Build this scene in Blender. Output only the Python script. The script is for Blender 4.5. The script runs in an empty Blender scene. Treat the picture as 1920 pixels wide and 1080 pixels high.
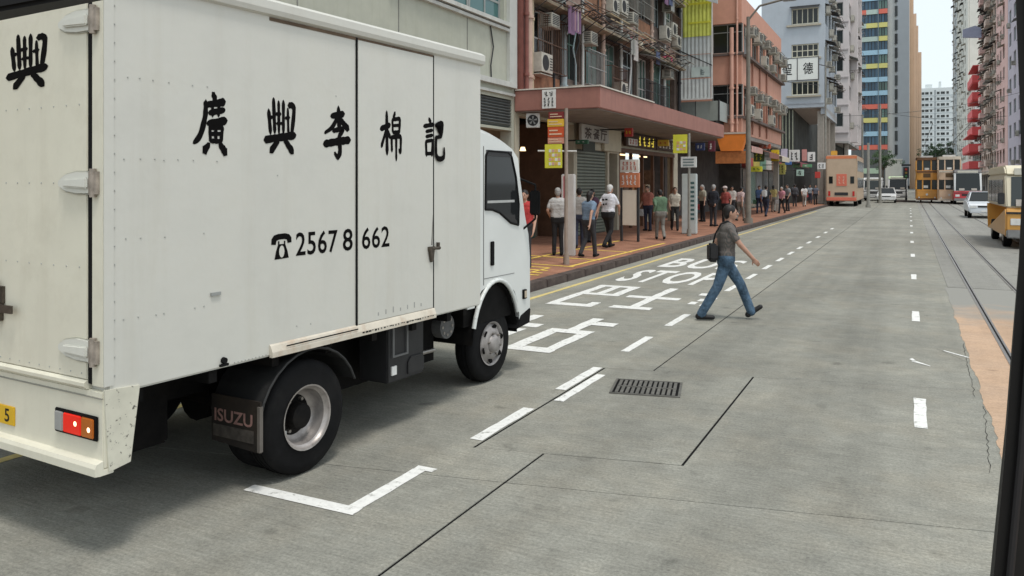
import bpy, bmesh, math, random
import numpy as np
from mathutils import Vector, Matrix

rnd = random.Random(7)
scene = bpy.context.scene
R = math.radians
# ------------------------------------------------------------------ camera
# World axes: Y runs along the street, X across it to the right, camera stands over (0, 0).
YAW = math.atan(745 / 1500)
CS, SN = math.cos(YAW), math.sin(YAW)
CAMH = 2.0
cd = bpy.data.cameras.new('camera')
cam = bpy.data.objects.new('camera', cd)
scene.collection.objects.link(cam)
cam.location = (0, 0, CAMH)
cam.rotation_euler = (R(90), 0, YAW)
cd.sensor_width = 36
cd.lens = 1500 / 1920 * 36
cd.shift_y = -(540 - 343) / 1920
cd.clip_start = 0.05
cd.clip_end = 3000
scene.camera = cam
# ------------------------------------------------------------------ sky and sun (bright overcast)
SUN_EL, SUN_AZ = R(70), R(128)          # azimuth clockwise from +Y: the sun is behind the camera, to the right
w = bpy.data.worlds.new('World')
scene.world = w
w.use_nodes = True
nt = w.node_tree
nt.nodes.clear()
sky = nt.nodes.new('ShaderNodeTexSky')
sky.sky_type = 'NISHITA'
sky.sun_disc = False
sky.sun_elevation = SUN_EL
sky.sun_rotation = SUN_AZ
sky.air_density = 1.0
sky.dust_density = 4.0
mx = nt.nodes.new('ShaderNodeMix')
mx.data_type = 'RGBA'
mx.inputs[0].default_value = 0.72
mx.inputs[7].default_value = (9.7, 10.6, 11.0, 1)     # the even cloud layer
bg = nt.nodes.new('ShaderNodeBackground')
bg.inputs[1].default_value = 0.1
wo = nt.nodes.new('ShaderNodeOutputWorld')
nt.links.new(sky.outputs[0], mx.inputs[6])
nt.links.new(mx.outputs[2], bg.inputs[0])
nt.links.new(bg.outputs[0], wo.inputs[0])
sd = bpy.data.lights.new('sun', 'SUN')
sd.energy = 1.5
sd.angle = R(11)
sd.color = (1.0, 0.955, 0.89)
sun = bpy.data.objects.new('sun', sd)
scene.collection.objects.link(sun)
_sdir = Vector((math.sin(SUN_AZ) * math.cos(SUN_EL), math.cos(SUN_AZ) * math.cos(SUN_EL), math.sin(SUN_EL)))
sun.rotation_euler = _sdir.to_track_quat('Z', 'Y').to_euler()
scene.view_settings.view_transform = 'Standard'
scene.view_settings.look = 'None'
scene.view_settings.exposure = 0.24
scene.view_settings.gamma = 1.0
scene.view_settings.use_curve_mapping = False
scene.cycles.max_bounces = 6
scene.cycles.transparent_max_bounces = 8

# ------------------------------------------------------------------ survey helpers (photo measurements -> street positions)
def at_y(px, Y):                    # X of the sight line through column px where it crosses street position Y
    t = (px - 960) / 1500
    Z = Y / (t * SN + CS)
    return Z * (t * CS - SN)
def at_x(px, X):                    # Y of the sight line where it crosses lateral position X
    t = (px - 960) / 1500
    Z = X / (t * CS - SN)
    return Z * (t * SN + CS)
def dep(X, Y):
    return -X * SN + Y * CS
def hz(py, X, Y):                   # height seen at row py at (X, Y)
    return CAMH - (py - 343) / 1500 * dep(X, Y)

# ------------------------------------------------------------------ materials
MATS = {}
def mat(name, col, rough=.7, var=.12, scale=5., metal=0., bump=0., bscale=60., streak=0., spec=.35, dirt=0., dirtcol=(.09, .07, .05), emit=None, estr=0., dscale=1.6, coat=0., bdist=.01, dlo=.5, dhi=.75):
    if name in MATS:
        return MATS[name]
    m = bpy.data.materials.new(name)
    m.use_nodes = True
    n, l = m.node_tree.nodes, m.node_tree.links
    b = n['Principled BSDF']
    b.inputs['Roughness'].default_value = rough
    b.inputs['Metallic'].default_value = metal
    b.inputs['Specular IOR Level'].default_value = spec
    if coat:
        b.inputs['Coat Weight'].default_value = coat
        b.inputs['Coat Roughness'].default_value = .15
    tc = n.new('ShaderNodeTexCoord')
    src = tc.outputs['Object']
    def noise(sc, det=4., ro=.6, vec=None):
        t = n.new('ShaderNodeTexNoise')
        t.inputs['Scale'].default_value = sc
        t.inputs['Detail'].default_value = det
        t.inputs['Roughness'].default_value = ro
        l.new(vec or src, t.inputs['Vector'])
        return t.outputs['Fac']
    def mixc(fac, a, c, mode='MIX'):
        x = n.new('ShaderNodeMix')
        x.data_type = 'RGBA'
        x.blend_type = mode
        if hasattr(fac, 'links'): l.new(fac, x.inputs[0])
        else: x.inputs[0].default_value = fac
        for v, i in ((a, 6), (c, 7)):
            if hasattr(v, 'links'): l.new(v, x.inputs[i])
            else: x.inputs[i].default_value = (*v, 1)
        return x.outputs[2]
    def ramp(f, lo, hi):
        r = n.new('ShaderNodeMapRange')
        r.inputs[1].default_value = lo
        r.inputs[2].default_value = hi
        r.clamp = True
        l.new(f, r.inputs[0])
        return r.outputs[0]
    lo = tuple(max(0, v * (1 - var)) for v in col)
    hi = tuple(min(1, v * (1 + var)) for v in col)
    c = mixc(ramp(noise(scale), .3, .7), lo, hi)
    if streak:
        mp = n.new('ShaderNodeMapping')
        mp.inputs['Scale'].default_value = (5, 5, .35)
        l.new(src, mp.inputs[0])
        s = ramp(noise(1.0, 6, .7, mp.outputs[0]), .52, .78)
        mm = n.new('ShaderNodeMath'); mm.operation = 'MULTIPLY'; mm.inputs[1].default_value = streak
        l.new(s, mm.inputs[0])
        c = mixc(mm.outputs[0], c, dirtcol)
    if dirt:
        d = ramp(noise(dscale, 7, .72), dlo, dhi)
        mm = n.new('ShaderNodeMath'); mm.operation = 'MULTIPLY'; mm.inputs[1].default_value = dirt
        l.new(d, mm.inputs[0])
        c = mixc(mm.outputs[0], c, dirtcol)
    l.new(c, b.inputs['Base Color'])
    if bump:
        bp = n.new('ShaderNodeBump')
        bp.inputs['Strength'].default_value = bump
        bp.inputs['Distance'].default_value = bdist
        l.new(noise(bscale, 5, .7), bp.inputs['Height'])
        l.new(bp.outputs[0], b.inputs['Normal'])
    if emit:
        b.inputs['Emission Color'].default_value = (*emit, 1)
        b.inputs['Emission Strength'].default_value = estr
    MATS[name] = m
    return m

def concrete_mat(name, col, blotch=.16, warm=(.30, .28, .22), speck=.5):
    m = bpy.data.materials.new(name); m.use_nodes = True
    n, l = m.node_tree.nodes, m.node_tree.links
    b = n['Principled BSDF']; b.inputs['Roughness'].default_value = .85; b.inputs['Specular IOR Level'].default_value = .25
    geo = n.new('ShaderNodeNewGeometry')
    def noise(sc, det=5, ro=.65, scv=None):
        t = n.new('ShaderNodeTexNoise'); t.inputs['Scale'].default_value = sc; t.inputs['Detail'].default_value = det; t.inputs['Roughness'].default_value = ro
        if scv:
            mp = n.new('ShaderNodeMapping'); mp.inputs['Scale'].default_value = scv; l.new(geo.outputs['Position'], mp.inputs[0]); l.new(mp.outputs[0], t.inputs[0])
        else: l.new(geo.outputs['Position'], t.inputs[0])
        return t.outputs['Fac']
    def mr(f, a, c, d, e):
        r = n.new('ShaderNodeMapRange'); r.clamp = True
        for i, v in enumerate((a, c, d, e)): r.inputs[i + 1].default_value = v
        l.new(f, r.inputs[0]); return r.outputs[0]
    def mul(a, c):
        x = n.new('ShaderNodeMath'); x.operation = 'MULTIPLY'; l.new(a, x.inputs[0]); l.new(c, x.inputs[1]); return x.outputs[0]
    big = mr(noise(.5, 6), .3, .7, 1 - blotch, 1 + blotch)
    mid = mr(noise(4.5, 5), .3, .7, 1 - blotch * .7, 1 + blotch * .7)
    fine = mr(noise(48, 5, .85), .3, .7, 1 - speck * .75, 1 + speck * .75)
    brush = mr(noise(14, 4, .7, (.25, 3.2, 1)), .32, .68, .86, 1.14)          # texture brushed across the slab
    wear = mr(noise(1.0, 4, .6, (1.15, .03, 1)), .42, .66, 1.0, .80)        # darker wheel paths along the lane
    oi = n.new('ShaderNodeObjectInfo')
    tone = mr(oi.outputs['Random'], 0, 1, .95, 1.05)
    spots = mr(noise(3.2, 2, .5), .67, .76, 1.0, .70)                        # oil drips
    specks = mr(noise(22, 2, .5), .70, .80, 1.0, .70)
    grit = mr(noise(30, 2, .5), .24, .32, 1.22, 1.0)
    f = mul(mul(mul(mul(big, mid), fine), brush), wear)
    f = mul(mul(f, tone), mul(mul(spots, specks), grit))
    x = n.new('ShaderNodeMix'); x.data_type = 'RGBA'
    l.new(mr(noise(1.3, 5), .45, .7, 0, .45), x.inputs[0]); x.inputs[6].default_value = (*col, 1); x.inputs[7].default_value = (*warm, 1)
    v = n.new('ShaderNodeVectorMath'); v.operation = 'SCALE'; l.new(x.outputs[2], v.inputs[0]); l.new(f, v.inputs['Scale'])
    l.new(v.outputs[0], b.inputs['Base Color'])
    bp = n.new('ShaderNodeBump'); bp.inputs['Strength'].default_value = .6; bp.inputs['Distance'].default_value = .008
    l.new(noise(60, 4, .75), bp.inputs['Height']); l.new(bp.outputs[0], b.inputs['Normal'])
    MATS[name] = m
    return m

def glass_mat(name, col, rough=.08, var=.5):
    m = bpy.data.materials.new(name); m.use_nodes = True
    n, l = m.node_tree.nodes, m.node_tree.links
    b = n['Principled BSDF']; b.inputs['Roughness'].default_value = rough; b.inputs['Specular IOR Level'].default_value = .4
    oi = n.new('ShaderNodeObjectInfo'); x = n.new('ShaderNodeMix'); x.data_type = 'RGBA'
    l.new(oi.outputs['Random'], x.inputs[0])
    x.inputs[6].default_value = (*[v * (1 - var) for v in col], 1); x.inputs[7].default_value = (*[v * (1 + var) for v in col], 1)
    l.new(x.outputs[2], b.inputs['Base Color'])
    MATS[name] = m
    return m

def brick_mat(name, c1, c2, cm, scale, bw=.5, rh=.25):
    m = bpy.data.materials.new(name); m.use_nodes = True
    n, l = m.node_tree.nodes, m.node_tree.links
    b = n['Principled BSDF']; b.inputs['Roughness'].default_value = .85; b.inputs['Specular IOR Level'].default_value = .2
    geo = n.new('ShaderNodeNewGeometry')
    t = n.new('ShaderNodeTexBrick'); t.inputs['Scale'].default_value = scale
    t.inputs['Color1'].default_value = (*c1, 1); t.inputs['Color2'].default_value = (*c2, 1); t.inputs['Mortar'].default_value = (*cm, 1)
    t.inputs['Mortar Size'].default_value = .012; t.inputs['Brick Width'].default_value = bw; t.inputs['Row Height'].default_value = rh
    l.new(geo.outputs['Position'], t.inputs['Vector'])
    ns = n.new('ShaderNodeTexNoise'); ns.inputs['Scale'].default_value = 1.2; ns.inputs['Detail'].default_value = 6
    l.new(geo.outputs['Position'], ns.inputs[0])
    mr = n.new('ShaderNodeMapRange'); mr.inputs[1].default_value = .3; mr.inputs[2].default_value = .7; mr.inputs[3].default_value = .7; mr.inputs[4].default_value = 1.15
    l.new(ns.outputs['Fac'], mr.inputs[0])
    v = n.new('ShaderNodeVectorMath'); v.operation = 'SCALE'; l.new(t.outputs['Color'], v.inputs[0]); l.new(mr.outputs[0], v.inputs['Scale'])
    l.new(v.outputs[0], b.inputs['Base Color'])
    MATS[name] = m
    return m

# ------------------------------------------------------------------ object helpers
COL = scene.collection
def tag(o, label=None, cat=None, group=None, kind=None):
    if label: o['label'] = label
    if cat: o['category'] = cat
    if group: o['group'] = group
    if kind: o['kind'] = kind
    return o
def empty(name, loc=(0, 0, 0), rz=0, label=None, cat=None, group=None):
    o = bpy.data.objects.new(name, None)
    o.empty_display_size = .2
    COL.objects.link(o)
    o.location = loc
    o.rotation_euler = (0, 0, rz)
    return tag(o, label, cat, group)
def inst(name, mesh, parent=None, loc=(0, 0, 0), rot=(0, 0, 0), scale=(1, 1, 1)):
    o = bpy.data.objects.new(name, mesh)
    COL.objects.link(o)
    o.location = loc
    o.rotation_euler = rot
    o.scale = scale
    if parent: o.parent = parent
    return o
def copy_tree(o, parent=None):
    c = o.copy(); COL.objects.link(c)
    if parent: c.parent = parent
    for ch in list(o.children): copy_tree(ch, c)
    return c

class MB:
    def __init__(s):
        s.v, s.f, s.mi = [], [], []
    def add(s, vs, fs, mi=0):
        k = len(s.v)
        s.v += [tuple(p) for p in vs]
        s.f += [tuple(i + k for i in q) for q in fs]
        s.mi += [mi] * len(fs)
        return s
    def box(s, x0, x1, y0, y1, z0, z1, mi=0):
        if x0 > x1: x0, x1 = x1, x0
        if y0 > y1: y0, y1 = y1, y0
        if z0 > z1: z0, z1 = z1, z0
        return s.add([(x0, y0, z0), (x1, y0, z0), (x1, y1, z0), (x0, y1, z0), (x0, y0, z1), (x1, y0, z1), (x1, y1, z1), (x0, y1, z1)],
                     [(0, 3, 2, 1), (4, 5, 6, 7), (0, 1, 5, 4), (1, 2, 6, 5), (2, 3, 7, 6), (3, 0, 4, 7)], mi)
    def prism(s, poly, axis, d0, d1, mi=0):
        # poly: 2D points in the plane normal to axis ('x': (y,z), 'y': (x,z), 'z': (x,y))
        a = sum(poly[i][0] * poly[(i + 1) % len(poly)][1] - poly[(i + 1) % len(poly)][0] * poly[i][1] for i in range(len(poly)))
        if (a < 0) != (axis == 'y'): poly = poly[::-1]
        def P(p, d):
            return (d, p[0], p[1]) if axis == 'x' else (p[0], d, p[1]) if axis == 'y' else (p[0], p[1], d)
        n = len(poly)
        if d0 > d1: d0, d1 = d1, d0
        return s.add([P(p, d0) for p in poly] + [P(p, d1) for p in poly],
                     [tuple(range(n))[::-1], tuple(range(n, 2 * n))] + [(i, (i + 1) % n, n + (i + 1) % n, n + i) for i in range(n)], mi)
    def cyl(s, a, b, ra, rb=None, n=12, mi=0, cap=True):
        rb = ra if rb is None else rb
        a, b = Vector(a), Vector(b)
        d = (b - a).normalized()
        u = d.orthogonal().normalized(); v = d.cross(u)
        vs = []
        for c, r in ((a, ra), (b, rb)):
            for i in range(n):
                t = 2 * math.pi * i / n
                vs.append(c + u * (r * math.cos(t)) + v * (r * math.sin(t)))
        fs = [(i, (i + 1) % n, n + (i + 1) % n, n + i) for i in range(n)]
        if cap: fs += [tuple(range(n))[::-1], tuple(range(n, 2 * n))]
        return s.add(vs, fs, mi)
    def tube(s, pts, r, n=6, mi=0):
        for p, q in zip(pts, pts[1:]): s.cyl(p, q, r, r, n, mi)
        return s
    def lathe(s, prof, n=28, axis='x', c=(0, 0, 0), mi=0, close=True):
        # prof: list of (along, radius) revolved round axis through c
        vs = []
        for (al, r) in prof:
            for i in range(n):
                t = 2 * math.pi * i / n
                p = (al, r * math.cos(t), r * math.sin(t)) if axis == 'x' else (r * math.cos(t), al, r * math.sin(t)) if axis == 'y' else (r * math.cos(t), r * math.sin(t), al)
                vs.append((p[0] + c[0], p[1] + c[1], p[2] + c[2]))
        m = len(prof)
        fs = []
        for k in range(m if close else m - 1):
            k2 = (k + 1) % m
            for i in range(n):
                fs.append((k * n + i, k * n + (i + 1) % n, k2 * n + (i + 1) % n, k2 * n + i))
        return s.add(vs, fs, mi)
    def quad(s, a, b, c, d, mi=0):
        return s.add([a, b, c, d], [(0, 1, 2, 3)], mi)
    def mesh(s, name, mats, smooth=False, bevel=0, fix=True):
        me = bpy.data.meshes.new(name)
        me.from_pydata(s.v, [], s.f)
        if not isinstance(mats, (list, tuple)): mats = [mats]
        for m in mats: me.materials.append(m)
        if len(mats) > 1: me.polygons.foreach_set('material_index', s.mi)
        if fix or bevel:
            bm = bmesh.new(); bm.from_mesh(me)
            if fix: bmesh.ops.recalc_face_normals(bm, faces=bm.faces)
            if bevel:
                bmesh.ops.remove_doubles(bm, verts=bm.verts, dist=1e-5)
                es = [e for e in bm.edges if len(e.link_faces) == 2 and e.calc_face_angle(0) > .5]
                bmesh.ops.bevel(bm, geom=es, offset=bevel, segments=2, affect='EDGES', clamp_overlap=True)
            bm.to_mesh(me); bm.free()
        if smooth:
            me.polygons.foreach_set('use_smooth', [True] * len(me.polygons))
            try: me.set_sharp_from_angle(angle=R(smooth if smooth > 1 else 40))
            except Exception: pass
        me.update()
        return me
    def build(s, name, mats, parent=None, loc=(0, 0, 0), rot=(0, 0, 0), smooth=False, bevel=0, fix=True):
        return inst(name, s.mesh(name, mats, smooth, bevel, fix), parent, loc, rot)

def text_geo(txt, bold=0.0, spacing=1.0):
    c = bpy.data.curves.new('t', 'FONT')
    c.body = txt
    c.size = 1
    c.offset = bold
    c.space_character = spacing
    c.resolution_u = 3
    o = bpy.data.objects.new('t', c)
    COL.objects.link(o)
    dg = bpy.context.evaluated_depsgraph_get()
    me = bpy.data.meshes.new_from_object(o.evaluated_get(dg))
    vs = [tuple(v.co) for v in me.vertices]; fs = [tuple(p.vertices) for p in me.polygons]
    bpy.data.objects.remove(o); bpy.data.curves.remove(c); bpy.data.meshes.remove(me)
    xs = [v[0] for v in vs]; ys = [v[1] for v in vs]
    x0, x1, y0, y1 = min(xs), max(xs), min(ys), max(ys)
    return [((v[0] - x0) / (x1 - x0), (v[1] - y0) / (y1 - y0)) for v in vs], fs
def text_on(name, txt, P, m, parent, bold=0., spacing=1.0):
    # P maps (u, v) in 0..1 to a local point
    vs, fs = text_geo(txt, bold, spacing)
    b = MB(); b.add([P(u, v) for u, v in vs], fs)
    return b.build(name, m, parent, fix=False)

def stroke_geo(strokes, n=7):
    # brush strokes [(x, y, w), ...] in a 0..100 box -> polygons with rounded tapering ends
    out = []
    for st in strokes:
        P = [Vector(p[:2]) for p in st]; W = [p[2] for p in st]
        pts, ws = [], []
        for i in range(len(P) - 1):
            p0 = P[max(i - 1, 0)]; p1 = P[i]; p2 = P[i + 1]; p3 = P[min(i + 2, len(P) - 1)]
            for k in range(n + (i == len(P) - 2)):
                t = k / n
                pts.append(.5 * ((2 * p1) + (p2 - p0) * t + (2 * p0 - 5 * p1 + 4 * p2 - p3) * t * t + (3 * p1 - p0 - 3 * p2 + p3) * t ** 3))
                ws.append(W[i] * (1 - t) + W[i + 1] * t)
        L, Rr = [], []
        m = len(pts)
        for i, p in enumerate(pts):
            d = (pts[min(i + 1, m - 1)] - pts[max(i - 1, 0)]).normalized()
            nn = Vector((-d.y, d.x))
            wob = 1 + .08 * math.sin(i * 1.7 + p.x * .3)
            f = .62 if i in (0, m - 1) else 1.0
            L.append(p + nn * ws[i] * .57 * wob * f); Rr.append(p - nn * ws[i] * .57 * wob * f)
        d0 = (pts[1] - pts[0]).normalized(); d1 = (pts[-1] - pts[-2]).normalized()
        out.append([pts[0] - d0 * ws[0] * .32] + L + [pts[-1] + d1 * ws[-1] * .32] + Rr[::-1])
    return out

# ------------------------------------------------------------------ common materials
concrete = concrete_mat('road_concrete', (.258, .255, .221), .17, warm=(.315, .288, .228))
asphalt_far = concrete_mat('far_road_surface', (.27, .265, .24), .1, (.27, .26, .23), .4)
tram_tan = concrete_mat('tan_track_surfacing', (.50, .345, .235), .10, (.44, .33, .25), .3)
def wear_off(m, col, y0, y1):
    # the tan coat is worn away further up the street: patchy noise decides where the grey base shows
    n, l = m.node_tree.nodes, m.node_tree.links
    bs = n['Principled BSDF']; src = bs.inputs['Base Color'].links[0].from_socket
    geo = n.new('ShaderNodeNewGeometry'); sp = n.new('ShaderNodeSeparateXYZ'); l.new(geo.outputs['Position'], sp.inputs[0])
    t = n.new('ShaderNodeTexNoise'); t.inputs['Scale'].default_value = 1.4; t.inputs['Detail'].default_value = 7; l.new(geo.outputs['Position'], t.inputs[0])
    r = n.new('ShaderNodeMapRange'); r.inputs[1].default_value = y0; r.inputs[2].default_value = y1; r.inputs[3].default_value = -.55; r.inputs[4].default_value = .75; l.new(sp.outputs['Y'], r.inputs[0])
    a = n.new('ShaderNodeMath'); a.operation = 'ADD'; l.new(r.outputs[0], a.inputs[0]); l.new(t.outputs['Fac'], a.inputs[1])
    c = n.new('ShaderNodeMapRange'); c.inputs[1].default_value = .3; c.inputs[2].default_value = .7; l.new(a.outputs[0], c.inputs[0])
    x = n.new('ShaderNodeMix'); x.data_type = 'RGBA'; l.new(c.outputs[0], x.inputs[0]); l.new(src, x.inputs[6]); x.inputs[7].default_value = (*col, 1)
    l.new(x.outputs[2], bs.inputs['Base Color'])
wear_off(tram_tan, (.27, .265, .24), 11, 18)
joint_black = mat('joint_sealant', (.006, .006, .006), .8, .3, spec=.1)
road_paint = mat('white_road_paint', (.74, .74, .71), .7, .1, 20, dirt=.92, dirtcol=(.28, .275, .245), dscale=13., dlo=.55, dhi=.66, bump=.15)
yellow_paint = mat('yellow_road_paint', (.62, .50, .20), .75, .15, 12, dirt=.5, dirtcol=(.28, .26, .22), dscale=7.)
pave_brick = brick_mat('orange_paving', (.36, .18, .115), (.29, .135, .085), (.20, .12, .09), 2.4)
pave_yellow = mat('yellow_pavement_paint', (.74, .52, .10), .8, .2, 10, dirt=.5, dirtcol=(.3, .15, .07), dscale=6.)
kerb_m = mat('dark_kerb_stone', (.075, .055, .048), .85, .3, 6, bump=.3, dirt=.3, dirtcol=(.2, .17, .14))
steel = mat('worn_steel', (.32, .30, .28), .38, .2, 12, metal=.8)
dark_metal = mat('dark_metal', (.03, .03, .032), .55, .25, 8)
black_rub = mat('black_rubber', (.0075, .0075, .008), .8, .2, 14, spec=.15, dirt=.25, dirtcol=(.035, .032, .03), dscale=4.)
glass_dark = glass_mat('dark_window_glass', (.022, .027, .027), .12, .7)  # near-black base colour also carries the shade of the rooms behind
glass_blue = glass_mat('blue_window_glass', (.05, .10, .15), .06, .4)
glass_green = glass_mat('green_window_glass', (.10, .17, .15), .1, .4)
glass_pale = glass_mat('pale_window_glass', (.16, .18, .19), .12, .5)
white_alu = mat('white_aluminium_frame', (.58, .58, .56), .5, .1, 6, dirt=.2)
grey_alu = mat('grey_frame', (.30, .31, .30), .5, .15, 6, dirt=.3)
ac_white = mat('air_conditioner_casing', (.46, .44, .38), .6, .2, 4, dirt=.65, dirtcol=(.13, .10, .075), streak=.5)
ac_black = mat('air_conditioner_grille', (.025, .025, .027), .7, .3, 8)
rust_m = mat('rusty_bracket', (.10, .055, .035), .8, .4, 9)
pole_grey = mat('painted_pole_grey', (.26, .25, .22), .6, .15, 5, dirt=.3)
white_sign = mat('white_sign_face', (.72, .72, .70), .5, .06, 4, dirt=.15)
black_ink = mat('black_lettering', (.012, .012, .012), .6, .2)
red_sign = mat('red_sign_face', (.45, .035, .03), .5, .12, 4)
yellow_sign = mat('yellow_sign_face', (.70, .52, .03), .5, .1, 4)
lime_sign = mat('lime_yellow_sign_face', (.66, .64, .06), .5, .1, 4)
orange_sign = mat('orange_sign_face', (.68, .22, .05), .5, .12, 4)

# ================================================================== THE SETTING
ground = MB().quad((-1500, -300, -.35), (1500, -300, -.35), (1500, 2700, -.35), (-1500, 2700, -.35)).build('ground', mat('ground_grey', (.2, .2, .19), .9), fix=False)
tag(ground, kind='structure')
road = MB().box(-6.25, .66, -8, 330, -.3, -.005).build('road', joint_black)
tag(road, kind='structure')

def slab(poly):
    poly = [(x, y) for x, y in poly]
    b = MB().prism(poly, 'z', -.2, 0.0)
    b.build('concrete_slab', concrete, road)
def T1(x): return 4.76 + .20 * (x + 2.43)
def T2(x): return 5.40 + .21 * (x + 2.43)
def T3(x): return 8.30 + .20 * (x + 2.43)
g, h = .0095, .004
XL, XR, XA, XB, XC = -6.2, .655, -2.42, -2.95, -1.44
slab([(XL, -8), (XA - g, -8), (XA - g, T1(XA) - h), (XL, T1(XL) - h)])
slab([(XA + g, -8), (XR, -8), (XR, T1(XR) - h), (XA + g, T1(XA) - h)])
slab([(XL, T1(XL) + h), (XA - g, T1(XA) + h), (XA - g, T2(XA) - h), (XB - .012, T2(XB) - h), (XB - .012, T3(XB) - h), (XL, T3(XL) - h)])
slab([(XB + .012, T2(XB) + h), (XC - .010, T2(XC) + h), (XC - .010, T3(XC) - .002), (XB + .012, T3(XB) - .002)])
slab([(XA + g, T1(XA) + h), (XR, T1(XR) + h), (XR, T3(XR) - .002), (XC + .010, T3(XC) - .002), (XC + .010, T2(XC) - h), (XA + g, T2(XA) - h)])
ys = [8.3, 19.5, 31, 42.5, 54, 70, 120, 330]
for k in range(len(ys) - 1):
    a = (lambda x, q=ys[k]: q + .2 * (x + 2.43) * (q < 100)); b_ = (lambda x, q=ys[k + 1]: q + .2 * (x + 2.43) * (q < 100))
    xa = -2.44
    gg = .0085
    slab([(XL, a(XL) + .002), (xa - gg, a(xa) + .002), (xa - gg, b_(xa) - .002), (XL, b_(XL) - .002)])
    slab([(xa + gg, a(xa) + .002), (XR, a(XR) + .002), (XR, b_(XR) - .002), (xa + gg, b_(xa) - .002)])

# tram track beds: two tracks, the near stretch surfaced in tan
bed = MB().box(.66, 5.0, 17.5, 330, -.3, -.002).build('track_bed', asphalt_far); tag(bed, kind='structure')
tanb = []
pts = [(.612 + .010 * math.sin(k * .37) + rnd.uniform(-.010, .012), -8 + k * .1) for k in range(255)]
tanb = [(x, y) for x, y in pts] + [(5.0, 17.48), (5.0, -8)]
bed2 = MB().prism(tanb, 'z', -.25, .003).build('track_bed', tram_tan); tag(bed2, kind='structure')
for x in (1.03, 1.77, 3.3, 4.04):
    r = MB().box(x - .045, x - .012, -8, 330, -.1, .009).box(x + .012, x + .035, -8, 330, -.1, .007).box(x - .012, x + .012, -8, 330, -.1, .0045, 1)
    r.build('tram_rail', [steel, joint_black], bed)
far_road = MB().box(5.0, 11.0, -8, 330, -.3, -.004).build('road', asphalt_far); tag(far_road, kind='structure')

# pavements with kerb stones
pv = MB().prism([(-6.44, .15), (-9.6, .21), (-14, .22), (-14, -.3), (-6.44, -.3)], 'y', -8, 330).build('pavement', pave_brick); tag(pv, kind='structure')
ks = MB().box(-.12, .12, 0, .985, -.3, .152).mesh('kerb_stone', kerb_m, bevel=.012)
for k in range(75): inst('kerb_stone', ks, pv, (-6.32, -8 + k, rnd.uniform(-.004, .004)))
MB().box(-6.44, -6.2, 67, 330, -.3, .15).build('kerb_stone', kerb_m, pv)
pv2 = MB().box(11.0, 18, -8, 330, -.3, .15).build('pavement', mat('grey_paving', (.26, .24, .22), .85, .15, 3)); tag(pv2, kind='structure')
side_g = MB().box(-60, -14, -8, 330, -.3, .1).build('pavement', asphalt_far); tag(side_g, kind='structure')

# road markings
def worn_rect(b, x0, x1, y0, y1, z=.0042, n=6, j=.0045):
    L = [(x0 + rnd.uniform(-j, j), y0 + (y1 - y0) * k / n) for k in range(n + 1)]
    Q = [(x1 + rnd.uniform(-j, j), y0 + (y1 - y0) * k / n) for k in range(n + 1)]
    for k in range(n):
        b.quad((*L[k], z), (*Q[k], z), (*Q[k + 1], z), (*L[k + 1], z))
    return b
def dash(x, y0, y1, wd=.1, par=road):
    worn_rect(MB(), x - wd / 2, x + wd / 2, y0, y1).build('lane_dash', road_paint, par, fix=False)
for y0, y1 in ((5.45, 6.42), (7.13, 8.17), (9.08, 10.1), (10.98, 12.08), (13.0, 14.0), (15.0, 16.0), (17.1, 18.1), (19.2, 20.2), (21.3, 22.3), (23.4, 24.4), (25.5, 26.5), (28, 29), (31, 32), (34, 35), (37, 38)):
    dash(-3.02, y0, y1, .105)
dash(-2.875, 6.75, 7.88, .09)
for k in range(12): dash(.085, 7.32 + 5.62 * k, 8.32 + 5.62 * k, .1)
for k in range(10): dash(7.9, 6 + 5.6 * k, 7.2 + 5.6 * k, .1, far_road)
b = MB()
worn_rect(b, -3.88, -3.00, 3.88, 3.985, n=5)
worn_rect(b, -3.105, -3.005, 3.986, 4.70, n=5)
worn_rect(b, -3.105, -2.95, 4.701, 4.77, n=2)
b.build('bay_corner_mark', road_paint, road, fix=False)
worn_rect(MB(), -5.90, -5.80, -8, 60, n=60, j=.012).build('yellow_line', yellow_paint, road, fix=False)
def strokes_on_road(name, rects):
    b = MB()
    for i, (x0, x1, y0, y1) in enumerate(rects): worn_rect(b, x0, x1, y0, y1, .0042 + .0003 * i, n=4, j=.01)
    b.build(name, road_paint, road, fix=False)
# road lettering, nearest character first
strokes_on_road('road_character', [(-5.42, -4.72, 8.6, 8.87), (-5.15, -4.98, 8.87, 9.7), (-4.85, -4.7, 8.87, 9.9), (-5.4, -4.62, 10.05, 10.32), (-5.1, -4.92, 10.32, 11.0),
                                   (-4.40, -3.78, 8.6, 8.86), (-4.40, -4.22, 8.86, 9.85), (-3.93, -3.78, 8.86, 9.85), (-4.40, -3.78, 9.85, 10.1), (-4.17, -4.0, 10.1, 11.1), (-4.0, -3.68, 10.55, 10.82)])
strokes_on_road('road_character', [(-5.40, -4.60, 12.1, 12.36), (-5.40, -5.25, 12.36, 13.5), (-4.76, -4.60, 12.36, 12.62), (-5.40, -4.60, 13.45, 13.68), (-5.40, -5.24, 13.68, 14.6),
                                   (-4.77, -4.60, 13.68, 14.6), (-5.40, -4.60, 14.6, 14.82), (-5.08, -4.94, 13.68, 14.6)])
strokes_on_road('road_character', [(-4.33, -3.66, 12.2, 12.46), (-4.45, -3.52, 13.42, 13.68), (-4.06, -3.90, 12.46, 13.42), (-4.06, -3.90, 13.68, 14.9)])
def road_word(txt, x0, x1, y0, y1):
    text_on('road_lettering', txt, lambda u, v: (x0 + u * (x1 - x0), y0 + v * (y1 - y0), .0045), road_paint, road, bold=.022, spacing=1.1)
road_word('STOP', -5.45, -3.55, 15.55, 17.9)
road_word('BUS', -5.40, -3.65, 18.6, 21.0)
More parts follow.
